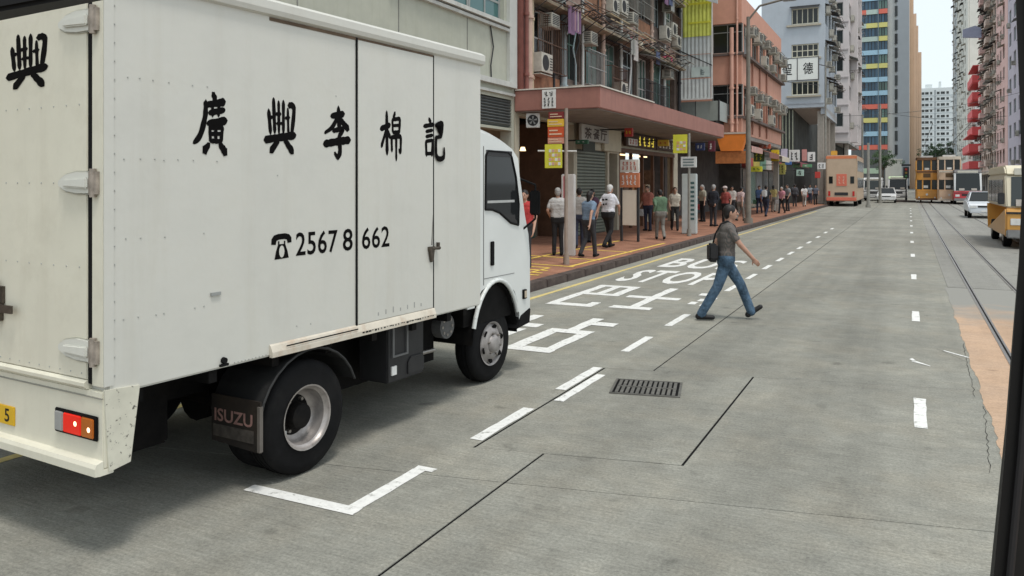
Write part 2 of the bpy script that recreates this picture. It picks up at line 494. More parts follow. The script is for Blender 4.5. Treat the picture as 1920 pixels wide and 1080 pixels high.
# small odd paint marks
b = MB()
for q in ([(.02, 10.0), (.06, 10.06), (.2, 9.86), (.21, 9.82), (.1, 9.93)], [(.0, 10.12), (.03, 10.2), (.07, 10.05), (.04, 10.02)], [(.36, 10.8), (.37, 10.84), (.6, 10.55), (.62, 10.5), (.58, 10.52)]):
    b.add([(x, y, .0045) for x, y in q], [tuple(range(len(q)))])
b.build('paint_mark', road_paint, road, fix=False)
b = MB()
for (x, y, a) in ((-3.28, 13.1, .12), (-3.22, 13.5, .1), (-3.36, 14.2, .14)): worn_rect(b, x, x + a, y, y + .3, n=2)
b.build('paint_mark', road_paint, road, fix=False)
# yellow queue markings on the pavement
def pz(x): return .15 + (-6.44 - x) * .06 / 3.16 + .005
b = MB()
def pav(x0, x1, y0, y1): b.quad((x0, y0, pz(x0)), (x1, y0, pz(x1)), (x1, y1, pz(x1)), (x0, y1, pz(x0)))
for yy in (13.0, 13.35, 13.7, 14.1, 14.5, 14.85, 15.3, 15.8): pav(-8.1 + rnd.uniform(-.3, .4), -6.62 - rnd.uniform(0, .35), yy, yy + .11)
for xx in (-7.0, -7.5, -8.0): pav(xx, xx + .07, 13.0, 15.9)
for yy in (16.3, 18.0, 20.4): pav(-8.9, -6.6, yy, yy + .11)
pav(-8.2, -8.1, 16.41, 24); pav(-6.75, -6.66, 16.41, 24)
b.build('queue_marking', pave_yellow, pv, fix=False)

def crack(p, q, n, j, wd):
    P = [Vector(p).lerp(Vector(q), k / n) + Vector((rnd.uniform(-j, j), rnd.uniform(-j, j))) for k in range(n + 1)]
    d = (Vector(q) - Vector(p)).normalized(); nn = Vector((-d.y, d.x))
    b = MB()
    for k in range(n):
        w0, w1 = wd * rnd.uniform(.3, 1), wd * rnd.uniform(.3, 1)
        b.quad((*(P[k] - nn * w0), .0035), (*(P[k] + nn * w0), .0035), (*(P[k + 1] + nn * w1), .0035), (*(P[k + 1] - nn * w1), .0035))
    b.build('crack', joint_black, road, fix=False)
crack((.50, 6.4), (.60, 8.3), 22, .012, .0025); crack((.55, 8.6), (.60, 11.4), 26, .012, .003); crack((.30, 10.9), (.56, 10.3), 10, .01, .002)
# manhole cover
mh = empty('manhole_cover', (-2.29, 7.56, 0), R(12), 'square ribbed cast-iron manhole cover in the concrete road', 'manhole cover'); mh.scale = (1.14, 1.05, 1)
iron = mat('cast_iron', (.15, .145, .13), .6, .3, 14, metal=.4, dirt=.4, dirtcol=(.16, .14, .11), dscale=8)
fr = MB()
for a in ((-.29, .29, -.27, -.25), (-.29, .29, .25, .27), (-.29, -.27, -.25, .25), (.27, .29, -.25, .25)): fr.box(*a, -.05, .012)
fr.build('frame', iron, mh)
MB().box(-.268, .268, -.248, .248, -.05, .005).build('plate', joint_black, mh)
for k in range(12):
    x = -.235 + k * .0427
    for y0, y1 in ((-.235, -.02), (.02, .235)):
        MB().box(x - .013, x + .013, y0, y1, .002, .012).build('rib', iron, mh)
MB().box(-.25, .25, -.011, .011, .002, .0135).build('rib', iron, mh)

# ================================================================== THE TRUCK
truck = empty('box_truck', (-3.7777, 2.8021, 0), -(R(30.28) - YAW), 'white box truck with black brushed Chinese characters stopped beside the bus stop', 'truck')
tw = mat('truck_white_paint', (.60, .595, .545), .38, .045, 2.2, dirt=.2, dirtcol=(.42, .39, .31), streak=.22, spec=.4, dscale=2.2, bump=.35, bscale=.9, bdist=.02)
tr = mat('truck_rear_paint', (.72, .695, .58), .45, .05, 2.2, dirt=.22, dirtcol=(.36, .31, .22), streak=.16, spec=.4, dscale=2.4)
tcab = mat('truck_cab_paint', (.68, .70, .68), .3, .03, 3, spec=.5, coat=.3)
chassis_m = mat('chassis_black', (.007, .0065, .0065), .8, .4, 6, spec=.15, dirt=.25, dirtcol=(.05, .04, .03))
scuff = mat('scuffed_white_paint', (.62, .60, .50), .6, .1, 6, dirt=.9, dirtcol=(.05, .045, .035), dscale=30., dlo=.60, dhi=.64)
rust_lip = mat('rust_stained_sill', (.60, .55, .46), .6, .12, 6, dirt=.75, dirtcol=(.36, .19, .09), dscale=3.5)
TW, TL, TZ0, TZ1 = 2.2, 3.673, .877, 3.135
b = MB()
b.box(-TW, 0, 0.02, TL, TZ0, TZ1)
b.build('cargo_body', tw, truck, bevel=.012)
# corner posts and roof mouldings
b = MB().prism([(.0, 3.075), (.03, 3.085), (.04, 3.115), (.04, 3.165), (.0, 3.19), (-.03, 3.19), (-.03, 3.075)], 'y', -.005, TL + .01)
b.build('roof_moulding', tw, truck)
b = MB().box(.001, .008, -.004, .05, .93, 3.08)
b.build('corner_trim', tw, truck)
MB().box(-.09, -.001, -.008, .019, .93, 3.13).build('rear_post', tr, truck)
# side door: rail recess, panels and sills
MB().box(.001, .008, 1.975, 2.915, .955, 3.055).build('side_door', tw, truck, bevel=.003)
MB().box(.001, .007, 1.956, 1.974, .93, 3.07).build('door_seal', black_rub, truck)
MB().box(.001, .005, 2.916, 2.932, .915, 3.07).build('door_seal', black_rub, truck)
MB().box(.001, .005, 1.13, 2.92, 3.050, 3.072).build('door_track', mat('brown_strip', (.13, .09, .06), .8, .3, 5), truck)  # thin dark brown strip along the top of the door
MB().prism([(.001, .955), (.012, .945), (.03, .905), (.03, .872), (.001, .872)], 'y', 1.13, 2.93).build('sill', rust_lip, truck)
MB().box(.0305, .033, 1.25, 1.95, .9255, .934).build('sill_gap', black_rub, truck)
for k in range(7):
    y = 2.2 + k * .09
    MB().box(.0082, .0092, y, y + .012, .99, 1.015 + .01 * (k % 3)).build('scratch', mat('scratch_grey', (.35, .35, .33), .7), truck)
b = MB().box(.009, .04, 2.835, 2.90, 1.44, 1.47).cyl((.03, 2.86, 1.455), (.045, 2.96, 1.455), .012).cyl((.03, 2.955, 1.44), (.03, 2.955, 1.50), .016)
b.prism([(2.84, 1.44), (2.90, 1.44), (2.89, 1.36), (2.865, 1.34)], 'x', .009, .035)
b.build('door_latch', mat('dark_latch', (.09, .075, .06), .5, .3, 20, metal=.5), truck)
MB().box(.002, .012, .67, .74, 1.325, 1.345).build('tie_ring', grey_alu, truck)
MB().cyl((-.02, .765, .925), (.02, .765, .925), .022, .018, 10).box(0, .016, .735, .795, .89, .905).build('marker_lamp', black_rub, truck)
# rivets: rows on the side sheet and along its corner
rv = MB().lathe([(0, .005), (.0022, .004), (.003, .0005)], 8, 'x', close=False).mesh('rivet', mat('rivet_grey', (.42, .43, .40), .5, .2), smooth=True)
def rivet(y, z, x=.0015): inst('rivet', rv, truck, (x, y, z))
for k in range(22): rivet(.058, .98 + k * .098, .002)
for z in (2.57, 2.13, 1.70, 1.27):
    for k in range(8):
        if rnd.random() < .7: rivet(.12 + .085 * k + rnd.uniform(-.02, .02), z + rnd.uniform(-.004, .004))
for k in range(10): rivet(.85 + k * .028, .895)
for y, z in ((1.37, 1.04), (1.5, 1.035), (1.2, 2.05), (1.75, 2.62)): rivet(y, z, .0015)
# brushed characters, painted
def paint_char(name, strokes, y0, y1, z0, z1, xoff=.0015, plane='side'):
    b = MB()
    for i, poly in enumerate(stroke_geo(strokes)):
        o = xoff + .0001 * i
        if plane == 'side': P = [(o, y0 + p.x / 100 * (y1 - y0), z0 + p.y / 100 * (z1 - z0)) for p in poly]
        else: P = [(y0 + p.x / 100 * (y1 - y0), -o, z0 + p.y / 100 * (z1 - z0)) for p in poly]
        b.add(P, [tuple(range(len(P)))])
    return b.build(name, truck_ink, truck, fix=False)
truck_ink = mat('truck_black_lettering', (.0045, .004, .004), .8, .2, spec=.08)
C_GUANG = [[(57, 98, 9), (66, 87, 13)], [(42, 79, 9), (66, 82, 10), (92, 86, 13)], [(38, 84, 11), (36, 60, 12), (22, 30, 12), (3, 17, 5)], [(47, 66, 9), (92, 73, 9)], [(57, 78, 7), (57, 61, 7)], [(75, 80, 7), (74, 62, 7)],
           [(42, 49, 9), (97, 56, 13)], [(49, 46, 8), (51, 21, 8)], [(50, 43, 7), (86, 45, 8)], [(86, 46, 8), (81, 21, 9)], [(66, 54, 9), (66, 20, 9)], [(50, 33, 6), (83, 34, 6)], [(50, 22, 7), (82, 22, 7)], [(48, 17, 8), (32, 5, 15)], [(76, 19, 9), (96, 3, 15)]]
C_XING = [[(14, 78, 10), (20, 36, 9)], [(29, 99, 10), (33, 38, 9)], [(45, 95, 8), (46, 38, 8)], [(60, 97, 9), (60, 38, 8)], [(76, 90, 10), (94, 86, 11), (87, 38, 10)], [(74, 84, 7), (76, 38, 7)],
          [(14, 64, 6), (26, 66, 6)], [(66, 66, 6), (80, 68, 6)], [(36, 72, 6), (52, 73, 6)], [(38, 55, 5), (56, 56, 5)], [(2, 24, 13), (40, 29, 12), (98, 36, 14)], [(46, 26, 8), (20, 4, 15)], [(62, 28, 9), (90, 4, 15)]]
C_LI = [[(55, 98, 11), (58, 58, 13)], [(28, 79, 10), (76, 86, 12)], [(52, 78, 10), (32, 58, 9), (5, 46, 6)], [(60, 77, 9), (78, 64, 13), (93, 57, 13)], [(34, 51, 8), (72, 56, 10), (56, 41, 9)], [(3, 25, 13), (50, 31, 13), (98, 36, 14)], [(55, 42, 11), (61, 14, 13), (52, 2, 11), (40, 10, 5)]]
C_MIAN = [[(2, 63, 10), (46, 73, 11)], [(30, 98, 12), (32, 14, 13)], [(28, 62, 9), (6, 28, 10)], [(36, 60, 8), (46, 47, 10)], [(69, 99, 9), (60, 86, 8)], [(56, 85, 8), (58, 58, 8)], [(56, 84, 7), (92, 88, 8)], [(92, 88, 10), (88, 58, 9)], [(60, 72, 6), (88, 74, 6)],
          [(58, 58, 7), (90, 60, 8)], [(52, 50, 9), (54, 20, 9)], [(52, 48, 8), (96, 52, 9)], [(96, 52, 10), (94, 20, 9), (86, 25, 5)], [(74, 60, 10), (74, 2, 8)]]
C_JI = [[(26, 99, 9), (35, 89, 11)], [(2, 79, 9), (50, 86, 10)], [(12, 67, 8), (44, 72, 8)], [(12, 55, 8), (44, 60, 8)], [(12, 45, 9), (15, 10, 10)], [(12, 44, 8), (44, 48, 8)], [(44, 48, 10), (40, 10, 9)], [(15, 15, 8), (40, 16, 8)],
        [(56, 83, 9), (90, 90, 11), (84, 56, 9)], [(58, 55, 8), (86, 58, 8)], [(60, 58, 10), (60, 16, 11), (74, 4, 12), (97, 9, 11), (99, 32, 6)]]
paint_char('painted_character', C_GUANG, .542, .795, 2.168, 2.545)
paint_char('painted_character', C_XING, 1.085, 1.36, 2.19, 2.55)
paint_char('painted_character', C_LI, 1.62, 1.90, 2.18, 2.55)
paint_char('painted_character', C_MIAN, 2.225, 2.49, 2.17, 2.555, .0088)
paint_char('painted_character', C_JI, 2.775, 3.075, 2.19, 2.54, .0088)
paint_char('painted_character', C_XING, -.915, -.50, 2.535, 2.845, .0112, 'rear')
def side_text(txt, y0, y1, z0, z1, x):
    text_on('painted_number', txt, lambda u, v: (x, y0 + u * (y1 - y0), z0 + v * (z1 - z0)), truck_ink, truck, bold=.012, spacing=1.05)
side_text('2567', 1.362, 1.765, 1.508, 1.668, .0018)
side_text('8', 1.82, 1.925, 1.508, 1.668, .0018)
side_text('662', 2.018, 2.338, 1.506, 1.668, .009)
# telephone symbol
def ph(u, v, x): return (x, 1.144 + u / 100 * .178, 1.50 + v / 100 * .165)
hs = [(0, 60), (2, 82), (14, 96), (34, 101), (68, 102), (88, 97), (99, 84), (100, 64), (80, 62), (77, 76), (64, 79), (38, 78), (26, 74), (22, 58)]
bd = [(16, 0), (86, 3), (80, 30), (69, 58), (69, 72), (62, 72), (62, 60), (40, 60), (40, 72), (33, 72), (33, 58), (23, 30)]
b = MB()
b.add([ph(u, v, .0018) for u, v in hs], [tuple(range(len(hs)))])
b.add([ph(u, v, .002) for u, v in bd], [tuple(range(len(bd)))])
b.build('painted_telephone', truck_ink, truck, fix=False)
b = MB(); el = [ph(51 + 13 * math.cos(t * .449), 30 + 24 * math.sin(t * .449), .0026) for t in range(14)]
b.add(el, [tuple(range(14))]); b.build('painted_telephone_dial', tw, truck, fix=False)

# rear: doors, seals, hinges, lower apron
MB().box(-1.10, -.135, -.010, .018, .955, 3.02).build('rear_door', tr, truck, bevel=.004)
MB().box(-2.11, -1.115, -.010, .018, .955, 3.02).build('rear_door', tr, truck, bevel=.004)
MB().box(-.128, -.094, -.006, .018, .935, 3.06).build('door_seal', black_rub, truck)
MB().box(-1.114, -1.101, -.004, .018, .955, 3.02).build('door_seal', black_rub, truck)
MB().box(-2.19, -.10, -.012, .018, 3.03, 3.13).build('door_header', dark_metal, truck)
hp = MB()
n_ = 10
prof = [(0, .062), (-.12, .066), (-.22, .05), (-.285, .018), (-.292, 0), (-.285, -.022), (-.22, -.05), (-.12, -.062), (0, -.062)]
hp.prism(prof, 'y', -.026, -.0105)
hp.prism([(0, .030), (-.21, .022), (-.235, 0), (-.21, -.022), (0, -.030)], 'y', -.046, -.0265)
hm = hp.mesh('hinge', mat('hinge_white', (.68, .68, .62), .4, .05, 5, dirt=.15, spec=.4), bevel=.008)
kn = MB().cyl((.03, -.025, -.075), (.03, -.025, .075), .017).box(.0, .065, -.03, -.009, -.06, .06).mesh('hinge_knuckle', mat('hinge_grime', (.30, .26, .22), .5, .35, 20))
for z in (2.86, 2.0, 1.11):
    hg = inst('hinge', hm, truck, (-.09, 0, z))
    inst('knuckle', kn, hg)
b = MB()
b.cyl((-.985, -.045, 1.20), (-.985, -.045, 1.44), .016).box(-1.05, -.93, -.03, -.0105, 1.30, 1.40).box(-.985, -.79, -.055, -.042, 1.255, 1.30).cyl((-.97, -.03, 1.2), (-.97, -.03, 1.31), .03)
b.build('rear_latch', mat('dark_latch', (.09, .075, .06)), truck)
for k in range(9): inst('rivet', rv, truck, (-.18 - k * .1, -.0105, .985), (0, 0, R(-90)))
for z in (1.55, 2.0, 2.42):
    for k in range(7): inst('rivet', rv, truck, (-.2 - k * .12, -.0105, z), (0, 0, R(-90)))
MB().prism([(-.012, .952), (-.03, .94), (-.03, .922), (-.012, .905), (.018, .905), (.018, .952)], 'x', -2.15, -.13).build('rear_sill', tr, truck)
b = MB().box(-2.2, 0, -.006, .05, .50, .904)
b.build('rear_apron', tr, truck, bevel=.006)
b = MB().prism([(-.006, .545), (-.045, .535), (-.055, .515), (-.055, .475), (-.03, .47), (.05, .47), (.05, .499), (-.006, .499)], 'x', -2.21, .006)
b.build('rear_step', tr, truck)
MB().box(-2.2, .001, -.012, -.0065, .865, .872).build('apron_fold', mat('fold_grey', (.3, .29, .25), .7), truck)
MB().prism([(-.004, .915), (.20, .90), (.145, .50), (.05, .485), (.02, .485)], 'x', .0005, .012).build('corner_guard', scuff, truck)
tl = MB().box(-.415, -.035, -.02, -.0065, .642, .772).build('tail_lamp', black_rub, truck, bevel=.004)
lens = lambda x0, x1, m: MB().box(x0, x1, -.032, -.0205, .655, .760).build('lens', m, tl, bevel=.005)
lens(-.400, -.325, mat('clear_lens', (.35, .35, .34), .15, .1))
lens(-.320, -.160, mat('red_lens', (.62, .02, .015), .18, .1, spec=.5, emit=(1, .05, .02), estr=.22))
lens(-.155, -.05, mat('amber_lens', (.42, .12, .02), .18, .1, spec=.5, emit=(1, .3, .04), estr=.03))
for x, z, e in ((-.205, .715, 'bulb'), (-.085, .70, 'bulb')):
    MB().lathe([(-.0335, .0), (-.0335, .010), (-.0325, .014)], 10, 'y', (x, 0, z), close=False).build('bulb', mat('lit_bulb', (1, .7, .5), .4, emit=(1, .55, .3), estr=2.5), tl)
pl = MB().box(-1.40, -.83, -.014, -.0065, .60, .71).build('number_plate', mat('yellow_plate', (.72, .45, .03), .45, .05), truck, bevel=.003)
text_on('plate_character', '5', lambda u, v: (-.93 + u * .05, -.0148, .617 + v * .076), black_ink, pl, bold=.015)

def stain(name, pts, x, m):
    MB().add([(x, y, z) for y, z in pts], [tuple(range(len(pts)))]).build(name, m, truck, fix=False)
rs_ = mat('rust_tint', (.50, .40, .27), .6, .15, 9, dirt=.5, dirtcol=(.40, .22, .10), dscale=8.)
stain('grime_stain', [(2.885, 1.48), (2.905, 1.48), (2.912, 1.66), (2.908, 1.74), (2.90, 1.64)], .0084, mat('grime_dark', (.20, .19, .17), .8))
# running gear
def wheel(name, loc, rad, wid, hub):
    t = empty(name, (0, 0, 0)); t.parent = truck; t.location = loc
    rr = rad * .56
    prof = [(0, rr), (-.006, rr * 1.05), (.0, rad * .80), (-.012, rad * .93), (-.035, rad * .985), (-wid * .5, rad), (-wid + .035, rad * .985), (-wid + .01, rad * .93), (-wid, rad * .8), (-wid, rr)]
    if hub == 'rear':
        q = .205
        prof = [(0, rr), (-.006, rr * 1.05), (.0, rad * .80), (-.012, rad * .93), (-.03, rad * .985), (-q * .5, rad), (-q + .03, rad * .985), (-q + .01, rad * .93), (-q + .004, rad * .72), (-q - .012, rad * .72), (-q - .018, rad * .93), (-q - .038, rad * .985), (-wid + .04, rad * .985), (-wid + .01, rad * .93), (-wid, rad * .8), (-wid, rr)]
    ty = MB().lathe(prof, 40, 'x').build('tyre', black_rub, t, smooth=50)
    for g_ in ((-.3, -.5, -.7) if hub != 'rear' else (-.16, -.25, -.33)):
        MB().lathe([(wid * g_ - .006, rad + .0012), (wid * g_ + .006, rad + .0012), (wid * g_ + .006, rad - .002), (wid * g_ - .006, rad - .002)], 40, 'x').build('tread_groove', joint_black, ty)
    if hub == 'rear':
        rim = [(.006, rr * 1.02), (.004, rr * .97), (-.02, rr * .94), (-.03, rr * .87), (-.10, rr * .84), (-.115, rr * .78), (-.125, rr * .74), (-.135, rr * .60), (-.135, .001)]
        MB().lathe(rim, 40, 'x', close=False).build('rim', [mat('silver_rim', (.40, .37, .35), .4, .2, 8, metal=.55, dirt=.6, dirtcol=(.06, .05, .045), dscale=6.)], t, smooth=50)
        MB().lathe([(-.134, .09), (-.05, .085), (-.04, .06), (-.04, .001)], 24, 'x', close=False).build('hub', chassis_m, t, smooth=50)
        for k in range(6):
            a = k * math.pi / 3
            MB().cyl((-.134, .115 * math.cos(a), .115 * math.sin(a)), (-.105, .115 * math.cos(a), .115 * math.sin(a)), .014, .012, 6).build('wheel_nut', steel, t)
        MB().cyl((-.14, 0, 0), (-.1325, 0, 0), rr * .80, rr * .80, 24).build('wheel_dish', chassis_m, t)
        MB().box(-.09, -.075, -.16, -.12, -.10, -.075).build('valve', white_alu, t)
    else:
        rim = [(.006, rr * 1.02), (.002, rr * .95), (-.02, rr * .9), (-.01, rr * .8), (.02, rr * .66), (.03, rr * .52), (.02, rr * .44), (.05, rr * .36), (.06, rr * .2), (.06, .001)]
        MB().lathe(rim, 40, 'x', close=False).build('rim', mat('dull_grey_rim', (.33, .31, .30), .5, .2, 10, metal=.3, dirt=.4), t, smooth=50)
        for k in range(6):
            a = k * math.pi / 3 + .3
            MB().cyl((.0, rr * .78 * math.cos(a), rr * .78 * math.sin(a)), (.0135, rr * .75 * math.cos(a), rr * .75 * math.sin(a)), .030, .030, 12).build('rim_hole', joint_black, t)
            MB().cyl((.02, rr * .5 * math.cos(a + .5), rr * .5 * math.sin(a + .5)), (.05, rr * .5 * math.cos(a + .5), rr * .5 * math.sin(a + .5)), .013, .012, 6).build('wheel_nut', steel, t)
    return t
wheel('rear_wheel', (-.03, 1.50, .39), .39, .42, 'rear')
wheel('front_wheel', (-.28, 4.31, .385), .385, .21, 'front')
wheel('front_wheel', (-1.72, 4.31, .385), .385, .21, 'front')
wheel('rear_wheel', (-1.75, 1.50, .39), .39, .42, 'rear')
b = MB()
for x in (-1.5, -.75): b.box(x - .04, x + .04, .1, 5.2, .55, .77)
for y in (.3, 1.0, 2.0, 2.9, 3.5): b.box(-1.46, -.79, y, y + .08, .58, .74)
b.cyl((-1.9, 1.5, .39), (-.3, 1.5, .39), .07).cyl((-1.12, 1.44, .39), (-1.12, 1.56, .39), .17, .17, 14).cyl((-1.12, 1.5, .42), (-1.12, 4.0, .6), .045)
b.cyl((-1.7, 4.31, .385), (-.4, 4.31, .385), .05)
for y in (.2, .7, 1.2, 1.7, 2.2, 2.7, 3.2): b.box(-2.1, -.05, y, y + .06, .79, .876)
b.build('chassis', chassis_m, truck)
MB().box(-2.15, -.03, .06, 3.6, .872, .8765).build('floor_pan', chassis_m, truck)
# spare hanging panel behind the rear apron: under-run bar
MB().box(-2.0, -.2, .12, .2, .40, .5).build('underrun_bar', chassis_m, truck)
MB().box(-2.12, -2.08, .05, 3.6, .32, .872).build('blocker_skirt', chassis_m, truck)  # skirt added on the unseen far side to keep light out underneath
MB().box(-2.0, -.55, .25, .80, .33, .86).build('blocker_box', chassis_m, truck, bevel=.02)  # box added to block the far light behind the rear apron
MB().cyl((-1.3, 1.95, .60), (-1.3, 2.75, .60), .24, .24, 20).build('blocker_tank', chassis_m, truck, smooth=50)  # unseen tank added to deepen the shade under the body
MB().box(-1.95, -.45, 2.95, 3.3, .40, .86).build('cross_box', chassis_m, truck)
MB().box(-.60, -.57, 1.98, 3.72, .30, .86).build('blocker_panel', chassis_m, truck)  # dark panel added to hide the light beyond and darken the ground
rs2 = random.Random(5)
b = MB()
for k in range(26):
    y = 2.0 + k * .035; a_ = rs2.uniform(.004, .014)
    b.box(.0302, .0312, y, y + rs2.uniform(.008, .03), .90 - a_, .90)
b.build('sill_scratch', black_rub, truck)
# mudguard arch and flap
arc = []
for k in range(13):
    a = R(168 - k * 12.2)
    arc.append((1.52 + .47 * math.cos(a), .39 + .47 * math.sin(a)))
b = MB()
for p, q in zip(arc, arc[1:]):
    b.add([(-.48, *p), (-.01, *p), (-.01, *q), (-.48, *q)], [(0, 1, 2, 3)])
    b.cyl((-.01, *p), (-.01, *q), .010, .010, 6)
b.build('mudguard', mat('mudguard_plastic', (.022, .022, .022), .55, .3, 6), truck)
mf = MB().prism([(-.46, .29), (.0, .27), (.0, .60), (-.46, .60)], 'y', 1.055, 1.067).build('mudflap', mat('mudflap_rubber', (.016, .013, .011), .8, .4, 5, dirt=.4, dirtcol=(.06, .038, .022)), truck)
text_on('mudflap_lettering', 'ISUZU', lambda u, v: (-.43 + u * .36, 1.0535, .425 + v * .085), mat('faded_pink_print', (.28, .16, .14), .8, .3, 20), mf, bold=.02)
MB().box(-.44, -.06, 1.051, 1.0545, .325, .405).build('mudflap_band', mat('grey_grime_band', (.06, .052, .045), .85, .4, 16), mf)
MB().box(-.018, .006, 1.045, 1.072, .28, .57).build('mudflap_edge', mat('flap_edge', (.14, .125, .11), .6, .3), truck)
# battery box
bb = MB().box(-.40, -.10, 2.45, 2.93, .40, .86).build('battery_box', mat('battery_box_grey', (.022, .022, .023), .5, .2, 5), truck, bevel=.01)
fr = MB()
for a in ((2.50, 2.52, .60, .85), (2.68, 2.70, .60, .85), (2.52, 2.68, .60, .615)): fr.box(-.10, -.085, a[0], a[1], a[2], a[3])
fr.build('box_rib', mat('rib_grey', (.13, .13, .13), .5), bb)
MB().prism([(2.70, .43), (2.92, .43), (2.92, .54), (2.88, .57), (2.74, .57), (2.70, .53)], 'x', -.10, -.088).build('box_cover', mat('battery_box_grey', (.05, .05, .05)), bb, bevel=.003)
MB().box(-.10, -.087, 2.49, 2.55, .46, .53).build('box_label', white_sign, bb)
MB().cyl((-.3, 2.95, .50), (-.3, 3.35, .49), .018).build('side_pipe', steel, truck)
MB().cyl((-.30, 3.42, .7), (-.20, 3.42, .7), .11, .11, 18).build('air_drum', mat('drum_grey', (.10, .10, .10), .5, .3), truck)
for k in range(8):
    a = k * math.pi / 4
    MB().cyl((-.205, 3.42 + .075 * math.cos(a), .7 + .075 * math.sin(a)), (-.195, 3.42 + .075 * math.cos(a), .7 + .075 * math.sin(a)), .014, .014, 6).build('drum_bolt', steel, truck)

# cab
cab = empty('cab'); cab.parent = truck
CX0, CX1 = -2.02, -.22
side_prof = [(3.78, .80), (3.78, 2.60), (4.03, 2.56), (4.25, 2.515), (4.45, 2.46), (4.62, 2.385), (4.75, 2.27), (4.84, 2.08), (4.97, 1.66), (5.06, 1.45), (5.10, 1.2), (5.10, .62), (5.06, .50), (4.82, .50), (4.78, .62), (4.74, .75), (4.67, .87), (4.57, .95), (4.45, 1.0), (4.31, 1.015), (4.16, 1.0), (4.03, .95), (3.94, .87), (3.90, .80)]
def cab_shell():
    # loft the side profile across the cab, narrowing to rounded corners at both sides
    secs = [(CX0, .86), (CX0 + .05, .95), (CX0 + .15, 1.0), (CX1 - .15, 1.0), (CX1 - .05, .955), (CX1, .865)]
    vs, n = [], len(side_prof)
    for x, k in secs:
        for (y, z) in side_prof:
            yy, zz = y, z
            if y > 4.7 and z > .45: yy = 4.7 + (y - 4.7) * k - (1 - k) * .35 * (y > 4.8)
            if z > 2.2: zz = 2.2 + (z - 2.2) * (1 - (1 - k) * 1.4)
            vs.append((x, yy, zz))
    fs = []
    for s_ in range(len(secs) - 1):
        for i in range(n):
            fs.append((s_ * n + i, s_ * n + (i + 1) % n, (s_ + 1) * n + (i + 1) % n, (s_ + 1) * n + i))
    fs += [tuple(range(n)), tuple(range((len(secs) - 1) * n, len(secs) * n))[::-1]]
    return MB().add(vs, fs)
cab_shell().build('cab_shell', tcab, cab, smooth=35)
cabglass = glass_mat('cab_glass', (.018, .02, .021), .05, .1)
wn = MB().prism([(4.09, 1.74), (4.10, 2.27), (4.14, 2.315), (4.52, 2.31), (4.60, 2.27), (4.69, 2.06), (4.75, 1.78), (4.74, 1.56), (4.58, 1.59), (4.36, 1.70), (4.22, 1.735)], 'x', CX1 - .01, CX1 + .003).build('side_window', cabglass, cab)
wr = []
loop = [(4.09, 1.74), (4.10, 2.27), (4.14, 2.315), (4.52, 2.31), (4.60, 2.27), (4.69, 2.06), (4.75, 1.78), (4.74, 1.56), (4.58, 1.59), (4.36, 1.70), (4.22, 1.735), (4.09, 1.74)]
MB().tube([(CX1 + .004, y, z) for y, z in loop], .012, 6).build('window_seal', black_rub, wn)
MB().box(CX1 + .002, CX1 + .010, 4.11, 4.60, 2.265, 2.325).build('rain_visor', dark_metal, wn)
MB().box(CX1 + .0032, CX1 + .005, 4.13, 4.66, 1.80, 1.825).build('reflection_strip', mat('pale_reflection', (.42, .43, .42), .5), wn)  # pale strip painted in for a reflection across the glass
MB().prism([(4.835, 2.05), (4.97, 1.64), (4.90, 1.62), (4.77, 2.06)], 'x', CX0 + .15, CX1 - .12).build('windscreen', cabglass, cab)
for yy, z0, z1 in ((4.06, 1.0, 2.36),): MB().box(CX1 + .0005, CX1 + .003, yy, yy + .007, z0, z1).build('door_gap', dark_metal, cab)
MB().box(CX1 + .0005, CX1 + .003, 4.068, 4.66, 1.06, 1.066).build('door_gap', mat('gap_grey', (.2, .2, .2), .7), cab)
MB().box(CX1 + .001, CX1 + .018, 4.185, 4.245, 1.18, 1.42).build('door_handle', black_rub, cab, bevel=.006)
# wheel arch lip
arcp = [(4.31 + .455 * math.cos(R(a)), .385 + .64 * math.sin(R(a))) for a in range(25, 161, 9)]
b = MB()
for p, q in zip(arcp, arcp[1:]): b.cyl((CX1 + .004, *p), (CX1 + .004, *q), .022, .022, 8)
b.build('arch_lip', tcab, cab, smooth=60)
b = MB()
ain = [(4.31 + .43 * math.cos(R(a)), .385 + .60 * math.sin(R(a))) for a in range(5, 176, 10)]
for p, q in zip(ain, ain[1:]): b.quad((CX1 - .01, *p), (CX1 - .4, *p), (CX1 - .4, *q), (CX1 - .01, *q))
b.build('wheel_arch', chassis_m, cab, fix=False)
MB().box(CX0 + .3, CX1 - .06, 3.8, 4.7, .62, .98).build('engine_bay', chassis_m, cab)
MB().prism([(4.70, .47), (4.98, .50), (5.0, .66), (4.79, .60)], 'x', CX1 - .3, CX1 + .012).build('bumper_corner', black_rub, cab, bevel=.01)
il = MB().box(CX1 - .01, CX1 + .02, 4.83, 4.90, .77, .87).build('side_indicator', black_rub, cab, bevel=.004)
MB().box(CX1 + .0205, CX1 + .026, 4.845, 4.885, .785, .855).build('lens', mat('amber_clear_lens', (.5, .42, .32), .2), il)
b = MB().tube([(CX1 - .02, 4.78, 2.05), (CX1 + .12, 4.90, 1.98), (CX1 + .12, 4.90, 1.62), (CX1 - .02, 4.86, 1.5)], .011, 8)
ma = b.build('mirror_arm', black_rub, cab)
MB().box(CX1 + .06, CX1 + .18, 4.87, 4.91, 1.66, 1.92).build('mirror', black_rub, ma, bevel=.015)
MB().box(-2.0, -.24, 3.74, 3.80, .75, 2.4).build('cab_back', chassis_m, cab)

